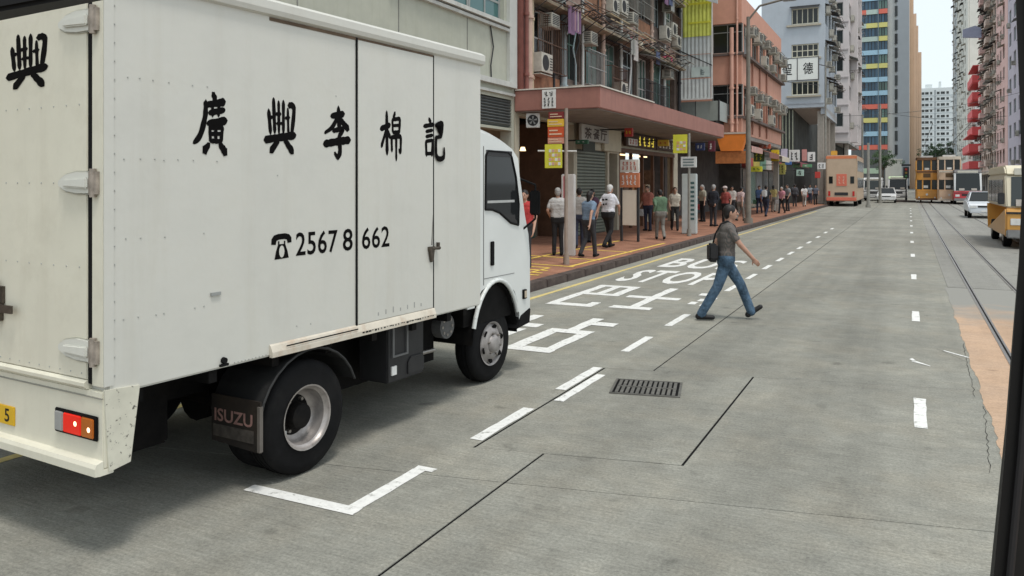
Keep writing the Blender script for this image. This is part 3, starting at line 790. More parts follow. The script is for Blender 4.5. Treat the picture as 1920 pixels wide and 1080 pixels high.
# ================================================================== BUILDINGS
class Face:
    """A facade plane of a building: u runs along it, d goes inwards, z is height."""
    def __init__(s, bld, org, rz):
        s.b, s.rz = bld, rz
        s.o = Vector(org) - Vector(bld.location)
        s.c, s.s = math.cos(rz), math.sin(rz)
    def loc(s, u, d, z):
        return (s.o.x + s.c * u - s.s * d, s.o.y + s.s * u + s.c * d, s.o.z + z)
    def put(s, name, mesh, u, d, z, parent=None, scale=(1, 1, 1)):
        return inst(name, mesh, parent or s.b, s.loc(u, d, z), (0, 0, s.rz), scale)
    def build(s, name, mb, m, **k):
        return mb.build(name, m, s.b, s.loc(0, 0, 0), (0, 0, s.rz), **k)
    def wall(s, u0, u1, z0, z1, holes, m, thick=.28, name='wall'):
        us = sorted({u0, u1, *[v for q in holes for v in q[:2] if u0 < v < u1]})
        zs = sorted({z0, z1, *[v for q in holes for v in q[2:4] if z0 < v < z1]})
        mb = MB()
        inh = lambda u, z: any(q[0] < u < q[1] and q[2] < z < q[3] for q in holes)
        for za, zb in zip(zs, zs[1:]):
            run = None
            for ua, ub in zip(us, us[1:]):
                if inh((ua + ub) / 2, (za + zb) / 2):
                    if run: mb.box(run[0], run[1], 0, thick, za, zb); run = None
                else:
                    run = (run[0], ub) if run else (ua, ub)
            if run: mb.box(run[0], run[1], 0, thick, za, zb)
        return s.build(name, mb, m)
_wc = {}
def win_mesh(w_, h_, nx, ny, fm, gm, bar=.05, split=None):
    key = (round(w_, 2), round(h_, 2), nx, ny, fm.name, gm.name, bar, split)
    if key not in _wc:
        f = MB()
        f.box(-w_ / 2, w_ / 2, 0, .06, 0, bar).box(-w_ / 2, w_ / 2, 0, .06, h_ - bar, h_)
        f.box(-w_ / 2, -w_ / 2 + bar, 0, .06, bar, h_ - bar).box(w_ / 2 - bar, w_ / 2, 0, .06, bar, h_ - bar)
        for k in range(1, nx):
            x = -w_ / 2 + w_ * k / nx
            f.box(x - bar * .4, x + bar * .4, .005, .055, bar, h_ - bar)
        for k in range(1, ny):
            z = split if (split and ny == 2) else h_ * k / ny
            f.box(-w_ / 2 + bar, w_ / 2 - bar, .01, .05, z - bar * .4, z + bar * .4)
        p = MB().box(-w_ / 2 + .01, w_ / 2 - .01, .028, .036, .01, h_ - .01)
        _wc[key] = (f.mesh('window', fm), p.mesh('pane', gm))
    return _wc[key]
def window(face, u, z, w_, h_, nx=2, ny=1, fm=None, gm=None, d=.14, bar=.05, split=None):
    f, p = win_mesh(w_, h_, nx, ny, fm or white_alu, gm or glass_dark, bar, split)
    o = face.put('window', f, u, d, z)
    inst('pane', p, o)
    return o
# air conditioners: an outdoor unit with round grille, a box unit with louvres
_a = MB().box(-.40, .40, -.34, -.02, 0, .56)
_a.cyl((-.38, -.2, -.06), (-.38, .05, -.06), .015).cyl((.38, -.2, -.06), (.38, .05, -.06), .015).box(-.42, .42, -.32, .1, -.075, -.045)
ac_split = _a.mesh('air_conditioner', ac_white, bevel=.015)
_g = MB().cyl((-.1, -.345, .28), (-.1, -.338, .28), .23, .23, 18)
for k in range(5): _g.box(.2, .37, -.346, -.338, .1 + .08 * k, .13 + .08 * k)
ac_split_g = _g.mesh('grille', ac_black)
ac_box = MB().box(-.33, .33, -.42, .05, 0, .42).box(-.36, .36, -.44, .05, -.05, -.02).mesh('air_conditioner', ac_white, bevel=.012)
_g = MB()
for k in range(6): _g.box(-.29, .29, -.427, -.421, .05 + .058 * k, .08 + .058 * k)
for k in range(5): _g.box(-.334, -.331, -.38, -.1, .07 + .068 * k, .10 + .068 * k).box(.331, .334, -.38, -.1, .07 + .068 * k, .10 + .068 * k)
ac_box_g = _g.mesh('grille', ac_black)
def aircon(face, u, z, kind=0, sc=1.0, d=0):
    o = face.put('air_conditioner', ac_split if kind == 0 else ac_box, u, d, z, scale=(sc, sc, sc))
    inst('grille', ac_split_g if kind == 0 else ac_box_g, o)
    return o
def rack(face, u, z, wd=1.5, out=.8, m=None):
    b = MB()
    for x in (-wd / 2, wd / 2): b.cyl((x, 0, 0), (x, -out, .05), .018, .018, 5).cyl((x, 0, -.35), (x, -out * .9, .02), .014, .014, 5)
    for k in range(4): b.cyl((-wd / 2, -out * (k + 1) / 4, .05), (wd / 2, -out * (k + 1) / 4, .05), .016, .016, 5)
    return face.build('drying_rack', MB().add([(x + u, y, zz + z) for x, y, zz in b.v], b.f), m or rust_m)
def awning(face, u, z, wd, out, drop, m, name='awning'):
    n = max(3, int(wd / .12))
    b = MB()
    for k in range(n):
        a0, a1 = -wd / 2 + wd * k / n, -wd / 2 + wd * (k + 1) / n
        e = .012 if k % 2 else 0
        b.add([(u + a0, 0, z + e), (u + a1, 0, z + e), (u + a1, -out, z - drop + e), (u + a0, -out, z - drop + e), (u + a0, 0, z + e - .015), (u + a1, 0, z + e - .015), (u + a1, -out, z - drop + e - .015), (u + a0, -out, z - drop + e - .015)],
              [(0, 1, 2, 3), (7, 6, 5, 4), (3, 2, 6, 7), (0, 3, 7, 4), (1, 5, 6, 2)])
    return face.build(name, b, m, fix=False)
def pipe(face, u, z0, z1, r, m, d=-.08, name='drain_pipe'):
    b = MB().cyl((u, d, z0), (u, d, z1), r, r, 8)
    z = z0 + .4
    while z < z1:
        b.cyl((u, d, z), (u, d, z + .09), r * 1.35, r * 1.35, 8); z += 1.7
    return face.build(name, b, m, smooth=50)
LX = -9.9
# ---- pale grey building beside the truck
gb = empty('grey_office_building', (LX, 2, 0), 0, 'pale grey stained building with louvres rising behind the white truck', 'building')
gw = mat('grey_mosaic_wall', (.42, .425, .355), .75, .06, 3, streak=.32, dirtcol=(.26, .26, .17), dirt=.12, dscale=.9)
gfc = Face(gb, (LX, -2, 0), R(90))
Y = lambda y: y + 2
holes = [(Y(14.2), Y(19.45), 6.4, 9.2), (Y(-1), Y(12.0), 6.4, 9.2), (Y(9.0), Y(19.9), .2, 3.45), (Y(16.4), Y(19.9), 3.52, 4.3)]
gfc.wall(0, 22.05, .15, 16, holes, gw, .35)
gbody = MB().box(-12, -.36, -3.95, 18, 4.4, 16).box(-12, -3.4, -3.95, 18, .15, 4.4)
gbody.build('building_core', gw, gb)
MB().box(-3.38, -3.30, -3.9, 18, .2, 4.35).build('shop_back_wall', mat('dark_shop_wall', (.035, .03, .03), .8, .4, 2), gb)  # near-black base colour puts the recess's deep shade into the wall
for y0, y1 in ((14.2, 15.95), (15.95, 17.7), (17.7, 19.45)): window(gfc, (Y(y0) + Y(y1)) / 2, 6.41, y1 - y0 - .02, 2.78, 2, 2, grey_alu, glass_mat('teal_glass', (.06, .15, .15), .07, .4), .12, .07, .5)
for k in range(6): window(gfc, Y(-1) + 1.09 + k * 2.17, 6.41, 2.1, 2.78, 2, 2, grey_alu, glass_blue, .12, .07, .5)
gfc.build('window_sill', MB().box(Y(14.0), Y(19.6), -.16, .02, 6.26, 6.36).box(Y(14.0), Y(19.6), -.10, .02, 6.14, 6.22), mat('sill_pale', (.52, .52, .49), .7, .1, 4, streak=.3))
gfc.build('ledge', MB().box(0, Y(19.98), -.14, .02, 4.62, 4.76).box(0, Y(19.98), -.08, .02, 4.40, 4.47), mat('sill_pale', (.5, .5, .47)))
gfc.build('corner_pier', MB().box(Y(19.6), 22.06, -.10, .02, 4.77, 16), mat('pier_pale', (.50, .51, .48), .7, .06, 3, streak=.25, dirtcol=(.25, .25, .2)))
for y in (8.0, 11.2, 14.4, 17.4):
    gfc.build('panel_joint', MB().box(Y(y), Y(y) + .025, -.012, .002, 4.77, 6.13), mat('joint_grey', (.22, .22, .2), .8))
gfc.build('cable', MB().tube([(Y(18.6), -.03, 6.13), (Y(18.75), -.04, 5.6), (Y(18.6), -.04, 5.1), (Y(18.65), -.03, 4.77)], .018, 6), dark_metal)
lou = gfc.build('louvre', MB().box(Y(16.4), Y(19.9), .2, .24, 3.53, 4.29), dark_metal)
sm = MB().prism([(0, 0), (.10, -.09), (.115, -.075), (.02, .02)], 'x', 0, 3.46).mesh('louvre_slat', mat('louvre_grey', (.10, .11, .11), .5, .2, 4))
for k in range(9):
    o = gfc.put('louvre_slat', sm, Y(16.42), -.0, 3.62 + k * .078)
fan = empty('exhaust_fan', (-9.45, 20.35, 3.75), R(20), 'white square extractor fan housing with a black round grille beside the canopy', 'extractor fan')
MB().box(-.19, .19, -.06, .1, -.20, .20).build('housing', mat('fan_white', (.62, .62, .60), .5, .1, 5, dirt=.2), fan, bevel=.01)
MB().cyl((0, -.068, 0), (0, -.061, 0), .155, .155, 20).build('grille', ac_black, fan)
for k in range(5):
    a = k * 2 * math.pi / 5
    MB().prism([(.0, .0), (.12 * math.cos(a), .12 * math.sin(a)), (.12 * math.cos(a + .5), .12 * math.sin(a + .5))], 'y', -.075, -.0685).build('blade', grey_alu, fan)

# ---- weathered tenement with pink canopy
tb = empty('old_tenement', (LX, 20.1, 0), 0, 'weathered dark tenement crowded with air conditioners above a pink canopy', 'building')
tw_dark = mat('dark_brown_wall', (.115, .085, .07), .85, .4, 2.5, streak=.7, dirtcol=(.035, .03, .028), dirt=.5, dscale=1.2)  # dark brown wall with darker streaks and patches
tw_rust = mat('rust_stained_wall', (.28, .14, .08), .85, .35, 3, streak=.5, dirtcol=(.06, .04, .03), dirt=.5, dscale=2.)
tf = Face(tb, (LX, 20.1, 0), R(90))
TLn = 17.6
wins = []
bays = [(0.95, 3.1), (3.45, 4.9), (5.15, 6.9), (7.15, 8.9), (9.15, 10.9), (11.15, 12.9), (13.15, 14.9), (15.2, 17.0)]
fl = [(4.62, 7.25), (8.05, 10.25), (11.05, 13.2)]
holes = []
for z0, z1 in fl:
    for a, c in bays: holes.append((a, c, z0 + .75, z1 - .05))
tf.wall(0, TLn, 4.57, 14.5, holes, tw_dark, .3)
tf.wall(0, TLn, .2, 4.57, [(.3, 4.4, .2, 3.9), (4.7, 7.7, .2, 3.15), (9.0, 16.9, .2, 3.3), (7.9, 8.8, .2, 3.1)], mat('shop_cream_wall', (.46, .42, .33), .7, .1, 3, dirt=.2), .3)
MB().box(-13, -2.6, 0, TLn, .2, 14.5).build('building_core', tw_dark, tb)
MB().box(-2.6, -.4, .05, TLn - .05, 4.3, 4.55).build('floor_slab', tw_dark, tb)
MB().box(-2.6, -.4, .05, TLn - .05, 7.45, 7.65).build('floor_slab', tw_dark, tb)
MB().box(-2.6, -.4, .05, TLn - .05, 10.45, 10.65).build('floor_slab', tw_dark, tb)
MB().box(-13, 0, 0, TLn, 14.5, 14.7).build('roof_slab', tw_dark, tb)
frames = [white_alu, grey_alu, mat('green_frame', (.12, .20, .17), .6, .2, 5), mat('pale_blue_frame', (.35, .42, .43), .6, .15, 5, streak=.4), rust_m]
for fi, (z0, z1) in enumerate(fl):
    for bi, (a, c) in enumerate(bays):
        hh = z1 - .05 - (z0 + .75)
        wd = c - a
        window(tf, (a + c) / 2, z0 + .75, wd - .02, hh - .01, rnd.choice((3, 4, 4)), 2, frames[(bi * 2 + fi) % 5], rnd.choice((glass_dark, glass_dark, glass_green)), rnd.uniform(.08, .2), .05, hh * rnd.choice((.66, .3, .55)))
        # spandrel panel
        tf.build('spandrel', MB().box(a, c, -.05, .02, z0 - .32, z0 + .62), [tw_rust, tw_dark, mat('faded_pink_panel', (.34, .23, .19), .8, .3, 3, streak=.7, dirtcol=(.06, .045, .04), dirt=.4)][(bi + fi) % 3])
    # projecting ledge and racks
    tf.build('ledge', MB().box(.8, TLn - .1, -.42, .02, z1 + .06, z1 + .15), mat('ledge_buff', (.36, .30, .22), .8, .25, 3, streak=.5, dirtcol=(.06, .05, .04)))
    for u in (1.9, 4.2, 6.0, 8.1, 10.0, 12.1, 14.0, 16.1): rack(tf, u, z1 + rnd.uniform(.15, .5), rnd.uniform(1.3, 1.8), rnd.uniform(.55, .95), rnd.choice((rust_m, pole_grey, dark_metal)))
    for u in [1.3, 2.4, 4.1, 5.6, 6.5, 7.6, 8.5, 9.6, 10.4, 11.7, 12.4, 13.6, 14.5, 15.6, 16.5]:
        if rnd.random() < .55: aircon(tf, u, z0 + rnd.choice((.08, .12, .25, .6)), rnd.choice((0, 0, 1)), rnd.uniform(.85, 1.05), -.08)
    for u in (2.0, 5.3, 9.3, 13.8, 15.2):
        if rnd.random() < .75: aircon(tf, u, z1 - .55, 1, .9, -.02)
    for u in (5.9, 7.9, 11.9, 14.9):
        if rnd.random() < .8: awning(tf, u, z1 + .02, rnd.uniform(1.3, 2), rnd.uniform(.5, .8), rnd.uniform(.15, .35), rnd.choice((grey_alu, dark_metal, rust_m, mat('pale_sheet', (.5, .48, .42), .7, .2, 4, streak=.5))))
    # long drying poles and wire trays running the length of the front
    for q, (out, dz) in enumerate(((.5, .12), (.75, .2), (.95, .28), (.6, .62))):
        u = .9
        while u < 16.5:
            ln = rnd.uniform(1.4, 3.0)
            tf.build('drying_pole', MB().cyl((u, -out, z1 + dz + rnd.uniform(-.06, .06)), (min(u + ln, 17.3), -out + rnd.uniform(-.08, .08), z1 + dz + rnd.uniform(-.06, .06)), .02, .02, 5), rnd.choice((rust_m, dark_metal, pole_grey, mat('bamboo', (.42, .33, .2), .7, .2))))
            u += ln + rnd.uniform(0, .4)
    for u in [1 + .95 * k for k in range(17)]:
        tf.build('bracket', MB().cyl((u, 0, z1 + .1), (u, -1.0, z1 + .26), .018, .018, 5).cyl((u, 0, z1 - .35), (u, -.8, z1 + .2), .015, .015, 5), dark_metal)
    # window cages of thin bars
    for bi, (a, c) in enumerate(bays):
        if (bi + fi) % 3 == 1: continue
        cb = MB(); o_ = rnd.uniform(.22, .4); zb0, zb1 = z0 + .72, z0 + rnd.choice((1.6, 1.9, 2.35))
        nb_ = int((c - a) / .13)
        for k in range(nb_ + 1):
            x = a + (c - a) * k / nb_; cb.box(x - .009, x + .009, -o_, -o_ + .018, zb0, zb1)
        for z in (zb0, (zb0 + zb1) / 2, zb1): cb.box(a, c, -o_ - .012, -o_ - .001, z - .015, z + .015)
        for x in (a, c):
            for z in (zb0, zb1): cb.box(x - .012, x + .012, -o_, 0, z - .012, z + .012)
        tf.build('window_cage', cb, rnd.choice((grey_alu, dark_metal, rust_m, pole_grey)))
    for k in range(5):
        u = rnd.uniform(1.2, 16.8); q = rnd.choice((.025, .04))
        tf.build('conduit', MB().tube([(u, -.07, z0), (u, -.07, z0 + rnd.uniform(.8, 1.6)), (u + rnd.uniform(-.5, .5), -.09, z0 + rnd.uniform(1.7, 2.2)), (u + rnd.uniform(-.3, .3), -.07, z1 + .05)], q, 6), rnd.choice((pole_grey, dark_metal, white_alu, mat('pale_blue_pipe', (.36, .45, .47)))))
    # pots, boxes, clothes stacked on the ledges
    for k in range(16):
        u = rnd.uniform(1, 17); s = rnd.uniform(.12, .3)
        tf.build('balcony_clutter', MB().box(u, u + s * 1.4, -.36, -.12, z1 + .155, z1 + .155 + s), mat('clutter_%d' % (k % 6), [(.5, .1, .16), (.3, .32, .3), (.12, .16, .12), (.55, .5, .4), (.25, .13, .07), (.08, .08, .09)][k % 6], .8, .2))
    for k in range(7):
        u = rnd.uniform(1, 16.5)
        hgt = rnd.uniform(.5, .9)
        b = MB(); n = 6
        for q in range(n):
            x0, x1 = u + .08 * q, u + .08 * (q + 1)
            y0, y1 = -.55 + .03 * math.sin(q * 1.9), -.55 + .03 * math.sin((q + 1) * 1.9)
            b.add([(x0, y0, z1 + .2), (x1, y1, z1 + .2), (x1, y1, z1 + .2 - hgt), (x0, y0, z1 + .2 - hgt), (x0, y0 + .02, z1 + .2), (x1, y1 + .02, z1 + .2), (x1, y1 + .02, z1 + .2 - hgt), (x0, y0 + .02, z1 + .2 - hgt)], [(0, 1, 2, 3), (4, 7, 6, 5), (3, 2, 6, 7)])
        tf.build('hung_laundry', b, mat('laundry_%d' % (k % 5), [(.45, .42, .4), (.2, .12, .2), (.1, .12, .2), (.5, .3, .3), (.3, .3, .28)][k % 5], .9, .15), fix=False)
pr = mat('red_brown_pipe', (.20, .075, .06), .6, .2, 3, streak=.3); pp = mat('pink_buff_pipe', (.50, .36, .29), .6, .15, 3, streak=.4, dirtcol=(.15, .1, .07))
tf.build('pilaster', MB().box(0.02, .42, -.22, .0, 4.6, 14.4), pr)
pipe(tf, .62, 4.6, 14, .12, pp, -.14); pipe(tf, .92, 4.6, 14, .07, mat('cream_pipe', (.52, .43, .30), .6, .15, 3, streak=.4), -.1); pipe(tf, .16, 4.6, 14, .06, pr, -.30)
pipe(tf, 3.28, 4.6, 7.3, .11, mat('pale_blue_pipe', (.36, .45, .47), .6, .15, 3, streak=.4), -.12)
pipe(tf, 5.02, 4.6, 11, .05, mat('white_pipe', (.55, .55, .52), .6, .15, 3, streak=.3), -.08)
for u in (7.02, 9.02, 11.02, 13.02, 15.05): pipe(tf, u, 4.6, 14, rnd.choice((.04, .06, .08)), rnd.choice((pp, pole_grey, mat('white_pipe', (.5, .5, .5)), dark_metal)), -.08)
pipe(tf, 17.45, 4.6, 14, .08, dark_metal, -.12)
# canopy
cn = mat('pink_canopy_paint', (.33, .155, .125), .75, .1, 2, streak=.35, dirtcol=(.14, .08, .07), dirt=.2, dscale=.8)
cpy = MB().box(.0, 2.53, -.02, 15.9, 4.0, 4.57).build('canopy', cn, tb, bevel=.02)
MB().box(.02, 2.56, -.05, .06, 4.575, 4.61).box(2.49, 2.56, .06, 5.0, 4.575, 4.61).build('canopy_flashing', mat('flashing_white', (.62, .58, .52), .7, .1, 3, dirt=.3), cpy)
MB().box(.02, 2.45, .05, 15.85, 3.972, 3.998).build('canopy_soffit', mat('soffit_grey', (.25, .22, .2), .8, .2, 2), cpy)
# shop fronts under the canopy
sh = tf.build('roller_shutter', MB().box(4.72, 7.68, .10, .14, .2, 3.14), mat('shutter_dark', (.05, .06, .05), .6))
shs = MB().prism([(0, 0), (-.03, .02), (-.03, .075), (0, .09)], 'x', 0, 2.94).mesh('shutter_slat', mat('shutter_green_grey', (.17, .19, .155), .5, .15, 3, dirt=.2))
for k in range(26): tf.put('shutter_slat', shs, 4.73, .10, .25 + k * .11)
sfm = mat('shop_frame_brown', (.12, .06, .035), .6, .2, 4)
warm = mat('warm_shop_light', (.9, .75, .5), .5, emit=(1, .72, .38), estr=2.2)
tf.build('shop_back_wall', MB().box(.3, 17, 2.4, 2.45, .2, 4.2), mat('shop_inside', (.30, .20, .12), .8, .3, 1.5))
tf.build('ceiling_tube', MB().box(9.3, 16.6, 1.2, 1.32, 3.2, 3.25), warm)
tf.build('shop_partition', MB().box(8.8, 8.95, .3, 2.4, .2, 3.4), sfm); tf.build('shop_partition', MB().box(4.5, 4.65, .3, 2.4, .2, 4), sfm)
for k in range(10):
    u = 9.2 + k * .78
    tf.build('shop_shelf', MB().box(u, u + .62, .9, 1.3, .2, rnd.uniform(1.6, 2.6)), mat('shelf_%d' % (k % 5), [(.42, .20, .07), (.5, .36, .2), (.25, .1, .05), (.5, .42, .3), (.16, .10, .07)][k % 5], .7, .3, 8))
for u in (9.05, 10.6, 12.1, 13.6, 15.1, 16.75): tf.build('shop_mullion', MB().box(u - .05, u + .05, .0, .12, .2, 3.3), sfm)
tf.build('shop_beam', MB().box(9, 16.9, -.04, .1, 3.18, 3.34), sfm)
for k in range(6):
    u = .55 + k * .62
    tf.build('shop_shelf', MB().box(u, u + .5, 1.0 + .2 * (k % 2), 1.5 + .2 * (k % 2), .2, 1.2 + .25 * (k % 4)), mat('goods_%d' % k, [(.06, .06, .07), (.22, .2, .18), (.10, .05, .04), (.3, .28, .26), (.05, .08, .06), (.16, .13, .1)][k], .8, .3, 9))
tf.build('glow_disc', MB().cyl((2.4, .9, 3.0), (2.4, .9, 3.12), .10, .06, 12), warm)  # glowing disc added to liven the dark recess
# fascia signs
def blocky(face, u0, u1, z0, z1, d, m, rows, cols, par, fill=.75):
    b = MB()
    for r_ in range(rows):
        for c_ in range(cols):
            du, dz = (u1 - u0) / cols, (z1 - z0) / rows
            cu, cz = u0 + du * c_, z0 + dz * r_
            for q in range(3):
                a0 = cu + du * rnd.uniform(.05, .45); a1 = a0 + du * rnd.uniform(.25, .45)
                c0 = cz + dz * (.08 + .28 * q); b.box(a0, min(a1, cu + du * .92), d, d + .006, c0, c0 + dz * .13)
            a0 = cu + du * rnd.uniform(.3, .6); b.box(a0, a0 + du * .14, d - .002, d + .006, cz + dz * .08, cz + dz * .9)
    return b.build('sign_lettering', m, par)
fb = tf.build('fascia_sign', MB().box(4.35, 7.0, -.30, -.2, 3.40, 3.95), mat('sign_board_grey', (.42, .40, .37), .6, .08, 3, dirt=.2), bevel=.01)
text_on('sign_lettering', '茶餐厅', lambda u, v: (4.6 + u * 2.2, -.306, 3.47 + v * .38), mat('dark_brown_letters', (.06, .04, .035), .6), fb, bold=.02, spacing=1.25)
tf.build('cream_panel', MB().box(7.05, 8.9, -.12, -.02, 3.16, 3.95), mat('cream_panel', (.52, .47, .36), .7, .06, 3, dirt=.15))
tf.build('dark_panel', MB().box(4.4, 5.5, -.34, -.305, 3.05, 3.38), mat('dark_green_panel', (.03, .035, .025), .6))
yb = tf.build('fascia_sign', MB().box(9.2, 13.2, -.22, -.1, 3.42, 3.94), mat('sign_board_brown', (.055, .03, .02), .6, .2, 4), bevel=.01)
blocky(tf, 10.7, 13.0, 3.46, 3.90, -.235, mat('lit_yellow_letters', (.8, .65, .08), .5, emit=(1, .8, .1), estr=.35), 1, 4, yb)
MB().box(9.4, 10.5, -.26, -.225, 3.46, 3.72).build('sign_board', white_sign, yb); blocky(tf, 9.45, 10.45, 3.5, 3.7, -.268, red_sign, 2, 3, yb)
wb = tf.build('fascia_sign', MB().box(13.3, 16.9, -.22, -.1, 3.42, 3.94), mat('sign_board_brown', (.055, .03, .02)), bevel=.01)
blocky(tf, 13.6, 16.6, 3.5, 3.86, -.235, mat('pale_letters', (.75, .72, .62), .5), 1, 6, wb)
# ---- translucent yellow hoarding at the tenement's end
yh = empty('billboard', (-10.15, 37.95, 6.0), 0, 'translucent corrugated screen with yellow upper half between tenement and salmon building', 'billboard')
ysheet = mat('yellow_sheet', (.60, .63, .12), .5, .15, 3, streak=.25, dirtcol=(.3, .34, .08)); wsheet = mat('pale_grey_sheet', (.48, .51, .50), .5, .1, 3, streak=.35, dirtcol=(.25, .27, .27))
cs_ = []
def corr(x0, x1, z0, z1, m, y=0):
    n = int((x1 - x0) / .09)
    s_ = MB()
    for k in range(n):
        a, c = x0 + (x1 - x0) * k / n, x0 + (x1 - x0) * (k + 1) / n
        e0, e1 = (.0, .035) if k % 2 else (.035, .0)
        s_.add([(a, y + e0, z0), (c, y + e1, z0), (c, y + e1, z1), (a, y + e0, z1), (a, y + e0 + .02, z0), (c, y + e1 + .02, z0), (c, y + e1 + .02, z1), (a, y + e0 + .02, z1)], [(0, 1, 2, 3), (4, 7, 6, 5), (0, 4, 5, 1), (3, 2, 6, 7)])
    return s_.build('screen_sheet', m, yh, fix=False)
corr(.05, 1.75, .02, .95, wsheet); corr(.05, 1.8, 1.0, 2.1, wsheet, .03); corr(.05, 1.8, 2.12, 3.2, wsheet, -.02); corr(.45, 1.8, 2.95, 6.5, ysheet, -.07); corr(.05, .44, 3.22, 6.5, wsheet, .02)
for z in (3.55, 4.45, 5.4): MB().box(.7, 1.78, -.12, -.085, z, z + .09).build('yellow_rail', lime_sign, yh)
MB().box(0, .05, 0, .08, 0, 6.5).box(1.78, 1.84, 0, .08, 0, 6.5).box(0, 1.84, -.04, .0, -.05, .02).build('frame', white_alu, yh)
b = MB()
b.add([(.3, -.13, 2.35), (1.85, -.13, 1.55), (1.85, -.13, 1.50), (.3, -.13, 2.28), (.3, -.10, 2.35), (1.85, -.10, 1.55), (1.85, -.10, 1.5), (.3, -.10, 2.28)], [(0, 1, 2, 3), (4, 7, 6, 5), (0, 4, 5, 1), (3, 2, 6, 7), (0, 3, 7, 4), (1, 5, 6, 2)])
b.build('dark_strut', dark_metal, yh)
MB().box(.85, 1.7, -.03, -.01, 1.02, 1.5).build('pale_notice', mat('pale_mint', (.50, .58, .55), .6, .05), yh)
blocky(None, 1.15, 1.6, 1.1, 1.42, -.045, mat('grey_ink', (.16, .2, .2), .7), 1, 1, yh)
MB().prism([(.9, 4.8), (2.2, 4.3), (2.2, 5.6), (.9, 6.3)], 'y', -.6, -.5).build('upper_panel', mat('upper_panel_grey', (.46, .49, .50), .6, .1, 4, streak=.4), yh)

# ---- salmon building
sb = empty('salmon_building', (at_y(1332, 40) - 4, 40, 0), 0, 'salmon pink low-rise block with a row of air conditioners behind the lamp post', 'building')
salmon = mat('salmon_wall', (.56, .285, .205), .75, .07, 2, streak=.25, dirtcol=(.25, .13, .1), dirt=.12, dscale=.7)
SX = -7.34
sx0 = at_y(1332, 40)
sfr = Face(sb, (sx0 - 3, 40, 0), 0)
wu = SX - (sx0 - 3)
holes = [(3.05, 4.55, 8.4, 9.85), (3.05, 4.55, 5.3, 6.85)]
sfr.wall(0, wu, 4.4, 15, holes, salmon, .3)
for z, h_ in ((8.4, 1.45), (5.3, 1.55)):
    window(sfr, 3.8, z, 1.48, h_, 2, 2, grey_alu, glass_dark, .2, .05, h_ * .72)
    sfr.build('sill', MB().box(2.95, 4.65, -.12, .02, z - .14, z - .03), mat('dark_sill', (.12, .09, .08), .8))
pipe(sfr, wu - .45, 4.5, 9.6, .10, mat('salmon_pipe', (.60, .34, .26), .6, .08, 3), -.14)
pipe(sfr, wu - .2, 4.5, 15, .05, mat('salmon_pipe', (.6, .34, .26)), -.08)
ssd = Face(sb, (SX, 40, 0), R(90))
sl = 13.5
holes = [(a, a + 1.9, z, z + 1.5) for z in (5.35, 8.4) for a in (.6, 2.9, 5.2, 7.5, 9.8)] + [(11.9, 13.2, z, z + 1.5) for z in (5.35, 8.4)]
ssd.wall(.3, sl, 4.4, 11.2, holes, salmon, .3)
for z in (5.35, 8.4):
    for a in (.6, 2.9, 5.2, 7.5, 9.8, 11.9):
        wd = 1.88 if a < 11 else 1.28
        window(ssd, a + wd / 2 + .01, z, wd, 1.49, 3, 2, rnd.choice((grey_alu, white_alu)), rnd.choice((glass_dark, glass_pale)), .12, .05, 1.0)
        aircon(ssd, a + rnd.uniform(.4, .7), z + rnd.choice((.0, .95)), rnd.choice((0, 1)), .95, -.05)
        aircon(ssd, a + rnd.uniform(1.2, 1.6), z + rnd.choice((1.0, 1.15)), 1, .9, -.02)
        rack(ssd, a + wd / 2, z + 1.35, wd * .8, .5, pole_grey)
    ssd.build('ledge', MB().box(.2, sl - .1, -.25, .02, z - .2, z - .08), mat('dark_sill', (.12, .09, .08)))
    for u in (2.7, 5.0, 7.3): pipe(ssd, u, 4.5, 8.3, .05, mat('salmon_pipe', (.6, .34, .26)), -.07)
MB().box(0.2, SX - sb.location.x - .35, .35, sl - .05, 4.4, 11.0).build('building_core', salmon, sb)
MB().box(.2, SX - sb.location.x - .02, -.0 + .02, sl, 4.2, 4.39).build('overhang_soffit', mat('soffit_grey', (.25, .22, .2)), sb)
MB().box(.2, 1.6, .4, sl, .2, 4.2).build('ground_floor', mat('shop_dark_wall', (.09, .08, .075), .8, .3, 2), sb)  # dark base colour carries the shade of the shop recesses
MB().box(SX - sb.location.x - .4, SX - sb.location.x - .1, 12.9, 13.3, .2, 4.2).build('arcade_column', mat('post_pale', (.34, .31, .27)), sb)
# metal hoarding over its canopy
hd = empty('metal_hoarding', (-10.2, 38.1, 4.95), 0, 'grey corrugated metal hoarding below the salmon building windows', 'hoarding')
hg1 = mat('dark_hoarding', (.17, .19, .175), .6, .1, 3, streak=.3); hg2 = mat('grey_hoarding', (.34, .37, .355), .6, .08, 3, streak=.35, dirtcol=(.2, .21, .2))
MB().box(0, 1.05, 0, .06, 0, .93).build('hoarding_panel', hg1, hd); MB().box(1.08, 2.13, 0, .06, 0, .93).build('hoarding_panel', mat('green_grey_hoarding', (.25, .275, .25), .6, .08, 3, streak=.3), hd)
MB().box(1.05, 1.08, -.01, .06, 0, .95).box(2.13, 2.19, -.02, .08, -.02, .97).build('hoarding_post', dark_metal, hd)
for k in range(24):
    MB().box(2.14 + (.03 if k % 2 else 0), 2.19, .08 + k * .3, .36 + k * .3, 0, .93).build('hoarding_sheet', hg2, hd)
MB().box(.0, 2.0, .1, 7.3, -.1, .05).build('hoarding_floor', dark_metal, hd)

